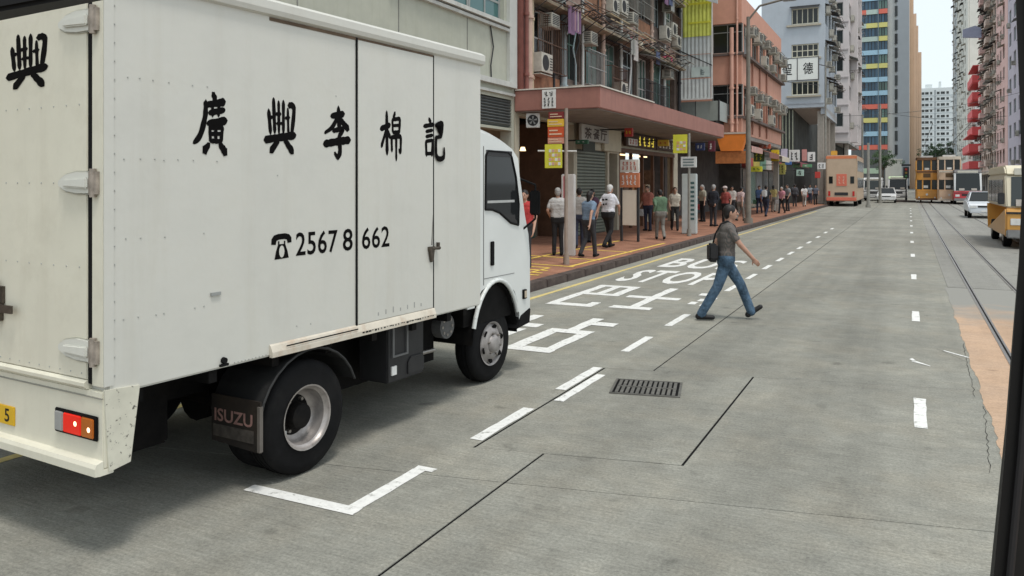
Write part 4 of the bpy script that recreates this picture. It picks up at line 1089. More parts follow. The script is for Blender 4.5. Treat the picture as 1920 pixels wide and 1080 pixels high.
# ---- awnings and small shop signs along the pavement under the salmon building
def shop_awning(px, X, Yc, wy, out, z, drop, m, label):
    o = empty('shop_awning', (X, Yc, z), R(90), label, 'awning')
    n = 8
    b = MB()
    for k in range(n):
        a0, a1 = -wy / 2 + wy * k / n, -wy / 2 + wy * (k + 1) / n
        b.add([(a0, 0, 0), (a1, 0, 0), (a1, -out, -drop), (a0, -out, -drop), (a0, 0, -.03), (a1, 0, -.03), (a1, -out, -drop - .03), (a0, -out, -drop - .03)], [(0, 1, 2, 3), (4, 7, 6, 5), (3, 2, 6, 7), (0, 3, 7, 4), (1, 5, 6, 2)])
    b.build('canvas', m, o, fix=False)
    MB().box(-wy / 2, wy / 2, -out - .02, -out, -drop - .3, -drop - .03).build('valance', m, o)
    MB().cyl((-wy / 2, 0, -.4), (-wy / 2, -out, -drop), .02).cyl((wy / 2, 0, -.4), (wy / 2, -out, -drop), .02).build('arm', dark_metal, o)
    return o
oc = mat('orange_canvas', (.75, .22, .035), .8, .08, 3)
oa = empty('shop_awning', (at_y(1371, 39.5), 39.5, 3.5), 0, 'bright orange trapezoid canvas awning beside the lamp post', 'awning')
MB().prism([(-.72, .85), (.72, .85), (.5, .05), (-.48, .05)], 'y', -.10, -.04).build('canvas', oc, oa)
MB().box(-.78, .78, -.12, .3, .87, .95).build('top_rail', mat('pale_rail', (.6, .5, .42), .7), oa)
MB().box(-.75, .75, -.02, .3, -.55, .04).build('sign_box', mat('orange_brown_sign', (.45, .16, .05), .6, .2, 5), oa)
MB().add([(.72, -.1, .85), (.72, .4, .85), (.5, .4, .05), (.5, -.1, .05)], [(0, 1, 2, 3)]).build('side_canvas', oc, oa)
shop_awning(0, -8.6, 44.2, 3.4, 1.3, 4.35, .45, mat('red_white_canvas', (.50, .30, .26), .8, .3, 1.5), 'faded red shop awning just beyond the lamp post')
shop_awning(0, -8.5, 48.2, 3.6, 1.5, 4.2, .5, mat('brown_canvas', (.24, .10, .07), .8, .2, 2), 'dark brown shop awning under the salmon building')
shop_awning(0, -8.4, 52.2, 3.2, 1.5, 4.1, .5, mat('cream_canvas', (.55, .48, .38), .8, .1, 2), 'cream shop awning at the far corner of the salmon building')
shop_awning(0, -8.6, 60.5, 5.0, 1.9, 3.9, .5, mat('maroon_canvas', (.22, .06, .07), .8, .2, 2), 'maroon shop awning beyond the salmon building')
def hang_sign(px, py0, py1, wpx, Y_, m, label, ink=None, rows=2):
    X_ = at_y(px, Y_); z1, z0 = hz(py0, X_, Y_), hz(py1, X_, Y_)
    wd = wpx / 1500 * dep(X_, Y_) / 1.05
    o = empty('hanging_sign', (X_, Y_, z0), 0, label, 'sign', 'signs hung over the pavement')
    MB().box(-wd / 2, wd / 2, 0, .14, 0, z1 - z0).build('sign_box', m, o, bevel=.015)
    MB().cyl((-wd / 2, .07, (z1 - z0) * .9), (-wd / 2 - .9, .07, (z1 - z0) * .9), .025).build('bracket', dark_metal, o)
    if ink: blocky(None, -wd * .4, wd * .4, .08, z1 - z0 - .08, -.012, ink, rows, 1 + (wpx > 14), o)
    return o
grn = mat('green_sign_face', (.12, .30, .16), .5, .1, 4)
hang_sign(1453, 281, 302, 15, 50, yellow_sign, 'square yellow sign hung over the pavement past the lamp post', mat('sign_brown_ink', (.3, .15, .03), .6), 1)
hang_sign(1470, 279, 297, 12, 53, mat('lavender_sign', (.50, .46, .58), .5), 'lavender white sign right of the yellow square sign', None)
hang_sign(1489, 281, 303, 20, 56, white_sign, 'white sign with a black emblem left of the pink strip sign', black_ink, 1)
hang_sign(1508, 280, 302, 9, 58, mat('pink_strip', (.55, .26, .24), .5), 'narrow pink strip sign between two white emblem signs', None)
hang_sign(1521, 285, 303, 14, 60, white_sign, 'small white sign with a black emblem right of the pink strip sign', black_ink, 1)
hang_sign(1540, 305, 317, 15, 63, white_sign, 'low white lettered sign beside the double-decker bus', black_ink, 2)
hang_sign(1418, 312, 322, 22, 46, lime_sign, 'lime yellow strip sign low beside the lamp post', mat('sign_green_ink', (.1, .2, .05), .6), 1)
hang_sign(1464, 307, 327, 16, 54, mat('dull_yellow_sign', (.45, .42, .12), .6), 'dull yellow lettered sign under the lavender sign', black_ink, 3)
hang_sign(1504, 308, 314, 36, 59, grn, 'long green shop sign under the white emblem sign', white_sign, 1)
hang_sign(1423, 283, 303, 20, 47, mat('dark_green_sign', (.09, .13, .06), .6), 'dark green sign just right of the lamp post', lime_sign, 2)
hang_sign(1334, 264, 284, 13, 36.4, mat('maroon_sign', (.16, .04, .06), .6), 'maroon sign with white border under the canopy end', white_sign, 1)
hang_sign(1178, 240, 256, 16, 26, mat('scarlet_sign', (.50, .06, .05), .5), 'scarlet hanging sign above the information board', yellow_sign, 1)
hang_sign(1243, 262, 274, 22, 31, mat('amber_sign', (.66, .42, .06), .5), 'amber strip sign under the canopy left of the lime route board', red_sign, 1)
hang_sign(1312, 268, 282, 18, 34, mat('navy_sign', (.05, .07, .18), .5), 'navy sign under the canopy right of the lime route board', white_sign, 1)
hang_sign(1090, 262, 270, 26, 23, mat('bottle_green_sign', (.04, .12, .07), .5), 'bottle green strip sign in front of the roller shutter', white_sign, 1)
hang_sign(1434, 270, 279, 22, 48.5, mat('tomato_sign', (.55, .14, .08), .5), 'tomato red strip sign above the dark green sign', white_sign, 1)
hang_sign(1500, 318, 330, 14, 57, mat('mint_sign', (.40, .55, .48), .5), 'mint sign under the long green shop sign', black_ink, 2)
hang_sign(1478, 303, 309, 12, 55.5, mat('cobalt_sign', (.08, .18, .45), .5), 'small cobalt sign left of the long green shop sign', None)
hang_sign(1533, 322, 334, 10, 64.5, mat('scarlet_sign', (.5, .06, .05)), 'small scarlet sign low beside the double-decker bus', None)
# dim back row of shops between the salmon block and the next building
sr = empty('shop_row', (-9.9, 53.6, 0), 0, 'dim low shop row between the salmon block and the blue-grey block', 'building')
MB().box(-6, 0, 0, 20, .2, 4.6).build('wall', mat('dim_shop_wall', (.11, .10, .09), .8, .4, 1.2), sr)
for k in range(7):
    MB().box(0, .06, .5 + k * 2.75, 2.6 + k * 2.75, .3, 2.9).build('shop_window', rnd.choice((glass_dark, glass_pale, glass_green)), sr)
    MB().box(0, .3, .4 + k * 2.75, 2.9 + k * 2.75, 3.0, 3.7).build('fascia', mat('fascia_%d' % (k % 5), [(.4, .08, .07), (.5, .42, .1), (.15, .3, .22), (.5, .48, .44), (.2, .12, .08)][k % 5], .6, .1), sr)

# ---- blue-grey building with the projecting sign
BY, BX0, BX1 = 74, at_y(1428, 74), -6.6
bb_ = empty('blue_grey_building', (BX0, BY, 0), 0, 'blue-grey tower block behind the white two-character sign', 'building')
bgm = mat('blue_grey_wall', (.42, .46, .50), .75, .05, 1.2, streak=.2, dirtcol=(.28, .3, .32))
bf = Face(bb_, (BX0, BY, 0), 0)
bu = BX1 - BX0
wl = at_y(1484, BY) - BX0; wr_ = at_y(1535, BY) - BX0
rows = [(15.9, 17.3), (13.0, 14.15), (9.7, 10.9), (19.2, 20.5)]
bf.wall(0, bu, 8.6, 30, [(wl, wr_, a, c) for a, c in rows], bgm, .3)
for i, (a, c) in enumerate(rows):
    window(bf, (wl + wr_) / 2, a, wr_ - wl - .02, c - a - .01, 5, 1 + (i == 1), mat('cream_frame', (.60, .57, .45), .6), glass_dark, .1, .08)
    bf.build('sill', MB().box(wl - .4, wr_ + .2, -.2, .02, a - .2, a - .05), mat('buff_sill', (.42, .38, .30), .7))
bf.build('window_hood', MB().prism([(-.45, 17.32), (.0, 17.45), (.0, 17.52), (-.45, 17.38)], 'x', wl - .1, wr_ + .1), dark_metal)
bf.build('string_course', MB().box(.2, bu, -.06, .02, 8.9, 9.0), mat('course_blue', (.35, .38, .42), .7))
bs = Face(bb_, (BX1, BY, 0), R(90))
rows2 = [9.6, 12.8, 16, 19.2]
bs.wall(.3, 13.5, 8.0, 30, [(u, u + 2.2, z, z + 1.5) for z in rows2 for u in (1, 4.2, 7.4, 10.4)], bgm, .3)
for z in rows2:
    for u in (1, 4.2, 7.4, 10.4):
        window(bs, u + 1.1, z, 2.18, 1.49, 3, 1, grey_alu, glass_dark)
        aircon(bs, u + .5, z + rnd.choice((-.6, .9)), rnd.choice((0, 1)), 1.1, -.05); rack(bs, u + 1.1, z + 1.6, 2, .9)
        awning(bs, u + 1.1, z + 1.75, 2.3, .8, .3, rnd.choice((grey_alu, dark_metal)))
MB().add([(0, 0, 8.55), (bu, 0, 8.55), (bu, 13.5, 8.0), (0, 13.5, 8.0), (0, .3, 8.7), (bu, .3, 8.7), (bu, 13.4, 8.7), (0, 13.4, 8.7)], [(0, 1, 2, 3), (4, 7, 6, 5), (0, 4, 5, 1), (1, 5, 6, 2)]).build('overhang_soffit', mat('pale_soffit', (.42, .41, .40), .8, .08), bb_)
MB().box(.3, bu - .32, .32, 13.3, 8.7, 30).build('building_core', bgm, bb_)
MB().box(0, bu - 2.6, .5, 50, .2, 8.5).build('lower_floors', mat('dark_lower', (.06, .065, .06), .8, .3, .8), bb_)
for k in range(9):
    x = .3 + k * (bu - 2.7) / 9
    MB().box(x, x + .09, .36, .5, 4.6, 8.45).build('lower_mullion', mat('mullion_olive', (.25, .26, .2), .7, .2), bb_)
for y in (.6, 6.5, 12.4): MB().box(bu - .6, bu - .1, y, y + .5, .2, 8.3).build('arcade_column', mat('post_pale', (.34, .31, .27)), bb_)
ps = empty('projecting_sign', (at_y(1495, 70), 70, hz(150, at_y(1495, 70), 70)), 0, 'white projecting sign with two black Chinese characters in a metal frame', 'sign')
for i, (ch, x0) in enumerate((('聖', -1.62), ('德', .03))):
    p = MB().box(x0, x0 + 1.58, 0, .25, 0, 1.8).build('sign_panel', mat('sign_panel_white', (.70, .72, .68), .5, .04), ps)
    text_on('sign_character', ch, lambda u, v, x0=x0: (x0 + .42 + u * .78, -.006, .45 + v * .95), black_ink, p, bold=.012)
b = MB()
for x in (-1.67, -.02, 1.63): b.box(x, x + .05, -.03, .28, -.05, 1.86)
b.box(-1.62, 1.63, -.02, .27, -.05, 0).box(-1.62, 1.63, -.02, .27, 1.8, 1.86)
b.cyl((-1.67, .12, 1.85), (-4.0, .12, 1.9), .05).cyl((-1.67, .12, 0), (-4.0, .12, .0), .05).cyl((1.65, .1, 1.2), (2.3, 3.5, 1.4), .04).cyl((-2.8, .12, 0), (-2.8, .12, 1.9), .04)
b.build('sign_frame', mat('frame_dark', (.10, .10, .10), .6), ps)

# ---- generic tower facade helper
def rows_of_windows(face, us, zs, wd, h_, nx, fm, gm, ac=.0, rk=.0, aw=.0, d=.12):
    for z in zs:
        for u in us:
            window(face, u, z, wd, h_, nx, 1, fm, gm, d, .07)
            if rnd.random() < ac: aircon(face, u + rnd.uniform(-.5, .5) * wd, z - rnd.choice((.55, .1)), rnd.choice((0, 1)), 1.15, -.03)
            if rnd.random() < rk: rack(face, u, z + h_ * .1, wd, 1.0, rnd.choice((rust_m, grey_alu)))
            if rnd.random() < aw: awning(face, u, z + h_ + .25, wd * 1.15, .85, .35, rnd.choice((grey_alu, dark_metal, mat('pale_sheet', (.5, .48, .42)))))
# ---- white residential block
WY, WX0, WX1 = 95, at_y(1545, 95), at_y(1591, 95)
wbk = empty('white_apartment_block', (WX0, WY, 0), 0, 'off-white apartment block with bay windows left of the striped tower', 'building')
wm = mat('off_white_wall', (.62, .57, .56), .75, .05, 1, streak=.28, dirtcol=(.35, .32, .32))
wf = Face(wbk, (WX0, WY, 0), 0)
wu = WX1 - WX0
zs = [8.2 + 3.05 * k for k in range(9)]
wf.wall(0, wu, 6.6, 36, [(wu - 2.0, wu - .55, z, z + 1.5) for z in zs], wm, .3)
rows_of_windows(wf, [wu - 1.275], zs, 1.43, 1.49, 2, grey_alu, glass_dark, .7)
for z in zs: wf.build('string_course', MB().box(0, wu, -.12, .02, z - .75, z - .62), mat('course_grey', (.4, .37, .37), .7))
wsd = Face(wbk, (WX1, WY, 0), R(90))
wsd.wall(.3, 20, 6.6, 36, [(u - 1.2, u + 1.2, z, z + 1.6) for z in zs for u in (2.4, 6.4, 10.4, 14.4, 18)], wm, .3)
rows_of_windows(wsd, (2.4, 6.4, 10.4, 14.4, 18), zs, 2.38, 1.59, 3, white_alu, glass_pale, .7, .5, .45)
for u in (4.4, 12.4): wsd.build('bay', MB().box(u - .9, u + .9, -.7, .02, 6.6, 36), wm)
MB().box(.2, wu - .32, .32, 19.8, 6.8, 36).build('building_core', wm, wbk)
MB().prism([(0, 6.6), (wu, 6.6), (wu, 6.35), (0, 6.5)], 'y', 0, 20).build('overhang_soffit', mat('pale_soffit', (.42, .41, .4)), wbk)
MB().box(-1, wu - 1.5, 2, 19, .2, 6.35).build('ground_floor', mat('dark_lower', (.06, .065, .06)), wbk)
MB().box(wu - .5, wu - .1, 1, 1.5, .2, 6.4).build('arcade_column', mat('post_pale', (.34, .31, .27)), wbk)
# ---- striped tower at the end of the street
SY = 300
sx0, sx1, sx2, sx3, sx4 = at_y(1596, SY), at_y(1664, SY), at_y(1686, SY), at_y(1705, SY), at_y(1728, SY)
st = empty('striped_tower', (sx0, SY, 0), 0, 'blue glass tower with red, yellow and pale blue bands beside a grey slab', 'building')
sf = Face(st, (sx0, SY, 0), 0)
su = sx1 - sx0
MB().box(0, su, .8, 22, 0, 84).build('building_core', mat('tower_core', (.10, .12, .14), .6), st)
bandm = {'r': mat('band_red', (.70, .17, .12), .5, .05), 'y': mat('band_yellow', (.66, .62, .22), .5, .05), 'b': mat('band_pale_blue', (.36, .56, .70), .5, .05), 'd': mat('band_dull', (.45, .55, .5), .5)}
seq = [('r', 'r', 'r'), ('b', 'b', 'b'), ('y', 'y', 'y'), ('r', 'r', 'r'), ('b', 'b', 'b'), ('b', 'b', 'b'), ('y', 'y', 'd'), ('b', 'b', 'b'), ('y', 'd', 'd'), ('y', 'y', 'd'), ('r', 'd', 'r'), ('b', 'b', 'b'), ('y', 'y', 'y'), ('b', 'b', 'b'), ('r', 'r', 'r')]
zb = hz(277, sx0, SY)
segs = [(0, su * .42), (su * .42, su * .74), (su * .76, su)]
for k, cc in enumerate(seq):
    z = zb + k * 4.63
    for (a, c), q in zip(segs, (cc[2], cc[1], cc[0])):
        sf.build('colour_band', MB().box(a, c, -.15, .8, z - .8, z + .8), bandm[q])
    nW = 8
    for i in range(nW):
        a = su * .01 + (su * .74) * i / nW; window(sf, a + su * .37 / nW, z + .82, su * .74 / nW - .02, 2.95, 1, 1, dark_metal, glass_blue, .1, .1)
    for i in range(3): window(sf, su * .76 + su * .08 * (i + .5), z + .82, su * .078, 2.95, 1, 1, dark_metal, glass_blue if k % 2 else glass_green, .1, .1)
sf.build('corner_mullion', MB().box(su * .742, su * .757, -.4, .6, zb - 3, 84), mat('mullion_blue_grey', (.25, .33, .38), .5))
sf.build('podium', MB().box(0, su, -.3, .9, 0, zb - .9), mat('podium_dark', (.11, .12, .12), .6, .2))
sf.build('podium_stripe', MB().box(su * .2, su * .8, -.45, -.28, 5.2, 7.0), mat('band_pale_green', (.42, .56, .42), .6))
# grey slab with slit windows
gs = empty('grey_slab_tower', (sx1, SY + 1, 0), 0, 'plain grey tower slab with a column of slit windows beside the striped tower', 'building')
m1, m2 = mat('slab_light_grey', (.50, .52, .51), .75, .03, .3), mat('slab_grey', (.33, .36, .385), .75, .03, .3)
MB().box(0.02, (sx2 - sx1) * .78, 0, 20, 0, 84).build('wall', m1, gs)
MB().box((sx2 - sx1) * .78, sx3 - sx1 - .02, -.4, 20, 0, 84).build('wall', m2, gs)
for k in range(18):
    z = hz(290, sx2, SY) + k * 4.7
    MB().box((sx2 - sx1) * .62, (sx2 - sx1) * .86, -.55, -.35, z, z + 3.4).build('slit_window', glass_dark, gs)
    MB().box((sx2 - sx1) * .6, (sx2 - sx1) * .62, -.6, 0, z - .1, z + 3.5).build('window_fin', mat('fin_grey', (.3, .31, .32), .7), gs)
# peach stepped slab
pe = empty('peach_tower', (sx3, SY + 2, 0), 0, 'peach coloured tower stepping down towards the open sky', 'building')
pm = mat('peach_wall', (.72, .49, .33), .8, .04, .3); pm2 = mat('peach_wall_light', (.76, .53, .37), .8, .04, .3)
xs = [sx3, at_y(1713, SY), at_y(1718.5, SY), at_y(1722, SY), sx4]
tops = [90, hz(24, sx3, SY), hz(47, sx3, SY), hz(97, sx3, SY)]
for k in range(4): MB().box(xs[k] - sx3 + .02, xs[k + 1] - sx3, k * .15, 14, 0, tops[k]).build('wall', pm if k < 1 else pm2, pe)
# low white building at its foot, trees and far block
lw = empty('low_white_building', (at_y(1660, 280), 280, 0), 0, 'low blank white building at the foot of the grey tower', 'building')
lwx = at_y(1691, 280) - at_y(1660, 280)
MB().box(0, lwx, 0, 12, 0, hz(300, at_y(1675, 280), 280)).build('wall', mat('pale_cream_wall', (.60, .60, .54), .8, .06, .5, streak=.2), lw)
MB().box(-.2, lwx + .2, -.2, 12, hz(300, at_y(1675, 280), 280), hz(298, at_y(1675, 280), 280)).build('parapet', mat('pale_cream_wall', (.6, .6, .54)), lw)
FY = 450
fx0, fx1 = at_y(1727, FY), at_y(1787, FY)
fbk = empty('far_apartment_block', (fx0, FY, 0), 0, 'distant white apartment block with many window rows under the open sky', 'building')
ff = Face(fbk, (fx0, FY, 0), 0)
fu = fx1 - fx0
ft = hz(166, fx0, FY)
fwm = mat('far_white_wall', (.66, .70, .70), .8, .04, .2)
ff.wall(0, fu, 0, ft, [], fwm, 12)
for k in range(13):
    z = ft - 3.2 - k * 2.9
    for u, wd in ((.9, 1.2), (2.6, 1.6), (4.5, 1.0), (7.6, 1.2), (9.6, 1.8), (11.7, 1.1)):
        if u + wd < fu: window(ff, u, z, wd, 1.3, 2, 1, grey_alu, glass_dark, -.1, .1)
    ff.build('string_course', MB().box(.2, fu - .2, -.12, .02, z - .7, z - .35), mat('far_course', (.52, .56, .57), .8))
ff.build('shade_strip', MB().box(5.8, 6.6, -.03, .02, 4, ft - 1), mat('far_shadow_grey', (.34, .37, .38), .8))  # flat grey strip paints a recess's shade on the plain wall
MB().box(2, 5, 3, 9, ft, ft + 2.2).box(8, 9, 3, 9, ft, ft + 3.4).build('roof_plant', fwm, fbk)

# ---- right side of the street
RX = 13.0
def right_block(name, y0, y1, z0, ztop, m, label, us_step, wd, h_, pitch, gm, fm, ac, rk, aw, base=True, xoff=0):
    o = empty(name, (RX + xoff, y1, 0), 0, label, 'building')
    f = Face(o, (RX + xoff, y1, 0), R(-90))
    L = y1 - y0
    zs = []
    z = z0 + .9
    while z + h_ < ztop: zs.append(z); z += pitch
    us = []
    u = us_step * .55
    while u + wd / 2 < L - .3: us.append(u); u += us_step
    f.wall(0, L, z0, ztop, [(u - wd / 2, u + wd / 2, z, z + h_) for z in zs for u in us], m, .3)
    rows_of_windows(f, us, zs, wd - .02, h_ - .01, 2, fm, gm, ac, rk, aw)
    MB().box(.35, 14, -L + .05, -.05, z0, ztop).build('building_core', m, o)
    if base:
        f.wall(0, L, .15, z0, [(u, u + 3.2, .15, z0 - .9) for u in [1 + 4.2 * k for k in range(int(L / 4.2))]], mat('right_shop_wall', (.30, .26, .23), .7, .15, 2), .3)
        f.build('shop_back_wall', MB().box(0, L, 2, 2.1, .15, z0), mat('shop_dark_wall', (.09, .08, .075)))
        f.build('shop_canopy', MB().box(0, L, -1.6, .02, z0 - .75, z0 - .45), mat('buff_canopy', (.42, .33, .24), .7, .1, 2))
    return o, f, zs, us
pinkr = mat('pink_render', (.68, .45, .41), .8, .07, .8, streak=.3, dirtcol=(.33, .25, .22), dirt=.1)
pinkg = mat('buff_render', (.58, .45, .38), .8, .09, .8, streak=.4, dirtcol=(.22, .2, .17), dirt=.2)
o, f, zs, us = right_block('lilac_corner_building', at_x(1945, RX), at_x(1890, RX), 4.2, 44, mat('lilac_render', (.50, .46, .52), .8, .06, 1, streak=.2), 'lilac building at the right edge beside the window pillar', 5.5, 2.6, 1.9, 3.3, glass_green, grey_alu, .3, .1, .2)
o, f, zs, us = right_block('pink_tenement', at_x(1889.5, RX), at_x(1868, RX), 4.2, 46, pinkr, 'pink tenement with hooded windows on the right side of the street', 4.6, 2.4, 1.9, 3.2, glass_green, grey_alu, .6, .4, .5)
o, f, zs, us = right_block('buff_tenement', at_x(1867.5, RX), at_x(1841, RX), 4.2, 48, pinkg, 'buff tenement crowded with awnings and racks right of the red balconies', 4.2, 2.6, 2.0, 3.1, glass_dark, white_alu, .9, .6, .8)
# buff tenement: two projecting stacks of enclosed balconies
L2 = at_x(1841, RX) - at_x(1867.5, RX)
for u in (L2 * .25, L2 * .7):
    for z in [5 + 3.1 * k for k in range(13)]:
        f.build('enclosed_balcony', MB().box(u - 1.7, u + 1.7, -1.0, -.01, z, z + 1.05), pinkr if u < L2 * .5 else pinkg)
        awning(f, u, z + 2.7, 3.5, 1.3, .4, rnd.choice((grey_alu, dark_metal)))
# red balcony building
o, f, zs, us = right_block('red_balcony_building', at_x(1840.5, RX), at_x(1815, RX), 4.2, 26, mat('cream_pink_render', (.62, .52, .47), .8, .06, 1, streak=.3, dirtcol=(.35, .3, .27)), 'low tenement with stacked bright red balconies on the right', 6.5, 2.2, 1.7, 3.15, glass_dark, white_alu, .5, .2, .3)
redm = mat('bright_red_paint', (.66, .10, .10), .6, .06, 2)
Lr = at_x(1815, RX) - at_x(1840.5, RX)
for k in range(6):
    z = 4.9 + 3.5 * k
    ub, ue, out = (Lr * .45, Lr - .2, 2.2) if k < 2 else (Lr * .62, Lr - .8, 1.6)
    bal = f.build('red_balcony', MB().box(ub, ue, -out, -.01, z, z + 1.5), redm)
    bk = f.build('balcony_slab', MB().box(ub + .1, ue - .1, -out + .1, -.01, z + 3.3, z + 3.48), redm)
    f.build('balcony_opening', MB().box(ub + .4, ue - .4, -.2, -.02, z + 1.6, z + 3.2), glass_dark)
# pale tall block beyond
o, f, zs, us = right_block('pale_corner_block', at_x(1814.5, RX), at_x(1794, RX), 4.2, 70, mat('pale_cream_tile', (.66, .66, .60), .8, .05, .6, streak=.25, dirtcol=(.4, .4, .36)), 'tall pale cream block beyond the red balconies', 9.0, 3.0, 1.8, 3.1, glass_pale, grey_alu, .5, .2, .3)
o, f, zs, us = right_block('far_grey_block', at_x(1793.5, RX), at_x(1786.5, RX), 4.2, 66, mat('far_blue_grey_tile', (.50, .55, .57), .8, .05, .6, streak=.2), 'far grey block at the right edge of the sky gap', 11, 3.2, 1.8, 3.1, glass_dark, grey_alu, .5, .3, .3)
# hanging slate-blue sign panel over the street on the right
rs = empty('slate_signboard', (at_y(1822, 175), 175, hz(72, at_y(1822, 175), 175)), 0, 'slate blue panel sign projecting high over the right pavement', 'sign')
MB().prism([(-1.5, .3), (1.6, 0), (1.6, 1.8), (.6, 2.4), (-1.5, 1.8)], 'y', 0, .5).build('panel', mat('slate_panel', (.34, .36, .48), .6, .08, 1), rs)
MB().cyl((1.6, .2, .9), (3.4, .2, .9), .1).build('bracket', dark_metal, rs)

# ================================================================== STREET FURNITURE
def pole(name, X, Yp, z1, r0, r1, m, label, cat='pole', group=None, z0=.15):
    o = empty(name, (X, Yp, z0), 0, label, cat, group)
    MB().cyl((0, 0, 0), (0, 0, z1 - z0), r0, r1, 14).build('shaft', m, o, smooth=50)
    MB().cyl((0, 0, 0), (0, 0, .25), r0 * 1.6, r0 * 1.5, 14).build('foot', m, o, smooth=50)
    return o
def sign_rows(o, x0, x1, z0, z1, y, rows, cols, mats_):
    for r_ in range(rows):
        for c_ in range(cols):
            dx, dz = (x1 - x0) / cols, (z1 - z0) / rows
            MB().box(x0 + dx * (c_ + .1), x0 + dx * (c_ + .9), y - .006, y, z0 + dz * (r_ + .15), z0 + dz * (r_ + .85)).build('route_panel', mats_[(r_ + c_) % len(mats_)], o)
route_mats = [mat('route_white', (.7, .7, .68), .5), mat('route_pink', (.62, .38, .34), .5), mat('route_orange', (.66, .40, .14), .5)]
# first bus stop
X_, Y_ = -6.95, 16.75
pA = pole('bus_stop_sign', X_, Y_, hz(203, X_, Y_), .045, .04, mat('pole_brown', (.30, .24, .20), .6, .2, 4, dirt=.3), 'tall bus stop pole with red and yellow panels nearest the truck cab', 'bus stop', 'bus stop poles')
for z0, z1, m, x0 in ((hz(222, X_, Y_), hz(209, X_, Y_), mat('maroon_panel', (.20, .03, .03), .5), -.43), (hz(237, X_, Y_), hz(222.5, X_, Y_), mat('amber_panel', (.72, .45, .05), .5, .08), -.46), (hz(257, X_, Y_), hz(237.5, X_, Y_), mat('red_orange_panel', (.55, .09, .03), .5, .1), -.45), (hz(269, X_, Y_), hz(257.5, X_, Y_), mat('salmon_panel', (.60, .28, .20), .5, .1), -.45)):
    p = MB().box(x0, -.05, -.02, .02, z0 - .15, z1 - .15).build('sign_panel', m, pA, bevel=.006)
    for k in range(2): MB().box(x0 + .04, -.1 - .1 * k, -.026, -.0205, z0 - .15 + (z1 - z0) * (.25 + .35 * k), z0 - .15 + (z1 - z0) * (.38 + .35 * k)).build('panel_line', mat('pale_line', (.65, .5, .35), .6), p)
zz0, zz1 = hz(315, X_, Y_) - .15, hz(270, X_, Y_) - .15
p = MB().box(-.52, -.1, -.03, .015, zz0, zz1).build('route_board', lime_sign, pA, bevel=.006)
sign_rows(p, -.42, -.12, zz0 + .05, zz1 - .1, -.0305, 4, 4, route_mats)
MB().cyl((-.7, 0, hz(282, X_, Y_) - .15), (.25, 0, hz(284, X_, Y_) - .15), .02).build('arm', white_alu, pA)
# ad pillar under it (pink and white)
pb = empty('notice_pillar', (at_y(1066, 18.6), 18.6, .17), 0, 'slim notice pillar with a red stripe behind the first bus stop pole', 'notice pillar')
MB().box(-.17, .17, -.08, .08, 0, 2.05).build('body', mat('pillar_pale', (.55, .52, .50), .6, .1, 4), pb, bevel=.02)
MB().box(-.10, .0, -.086, -.0805, .9, 2.0).build('stripe', mat('crimson_strip', (.50, .06, .10), .5), pb)
# lettered info board in front of the shops
ib = empty('information_board', (at_y(1181, 24.0), 24.0, .18), 0, 'orange and white bus information board in front of the lit shop', 'information board')
MB().box(-.30, .30, -.06, .06, 2.15, 2.55).build('upper_sign', mat('white_panel_a', (.68, .64, .58), .5), ib, bevel=.01)
MB().box(-.31, .31, -.065, .065, 1.68, 2.14).build('lower_sign', mat('brick_orange_panel', (.56, .20, .10), .5, .1, 5), ib, bevel=.01)
blocky(None, -.25, .25, 2.22, 2.5, -.073, mat('brick_ink', (.5, .12, .08), .6), 2, 4, ib); blocky(None, -.25, .25, 1.75, 2.08, -.078, white_sign, 2, 4, ib)
MB().box(-.30, -.24, -.05, .05, 0, 1.67).build('leg', dark_metal, ib); MB().box(.24, .30, -.05, .05, 0, 1.67).build('leg', dark_metal, ib)
MB().box(-.23, .23, -.03, .03, .5, 1.6).build('timetable', mat('cream_paper', (.66, .58, .48), .6, .05), ib)
# second stop
X_, Y_ = -6.9, 27.6
pC = pole('bus_stop_sign', at_y(1292, Y_), Y_, hz(250, X_, Y_), .05, .045, pole_grey, 'bus stop pole with a lime yellow route board under the canopy middle', 'bus stop', 'bus stop poles')
za, zb_ = hz(287, X_, Y_) - .15, hz(252, X_, Y_) - .15
p = MB().box(-.56, -.06, -.03, .02, za, zb_).build('route_board', lime_sign, pC, bevel=.006)
sign_rows(p, -.44, -.1, za + .08, zb_ - .22, -.0305, 3, 3, route_mats)
p = MB().box(-.28, .26, -.06, .05, hz(314, X_, Y_) - .15, hz(294, X_, Y_) - .15).build('white_box_sign', mat('white_panel_b', (.60, .60, .58), .5), pC, bevel=.01)
for k in range(3): MB().box(-.2, .18, -.066, -.0605, hz(311, X_, Y_) - .15 + k * .1, hz(311, X_, Y_) - .1 + k * .1).build('panel_line', mat('grey_ink', (.16, .2, .2)), p)
sh_ = empty('advert_column', (at_y(1293, 28.6), 28.6, .18), 0, 'pale advertising column behind the second bus stop pole', 'advert column')
MB().box(-.26, .26, -.12, .12, 0, 2.15).build('body', mat('pale_cyan_panel', (.50, .54, .53), .5, .08, 3), sh_, bevel=.02)
for k in range(9): MB().box(.02, .2, -.126, -.1205, .5 + k * .16, .58 + k * .16).build('panel_line', mat('dark_teal_ink', (.06, .12, .12), .6), sh_)
# notice on the canopy end
nx = at_y(1029, 20.0)
nb = empty('notice_board', (nx, 20.0, hz(203, nx, 20)), 0, 'white paper notice with black print on the pink canopy end', 'notice')
MB().box(-.2, .2, 0, .03, 0, .51).build('board', white_sign, nb)
blocky(None, -.15, .15, .33, .47, -.008, black_ink, 1, 2, nb); blocky(None, -.16, .16, .05, .3, -.008, black_ink, 3, 3, nb)
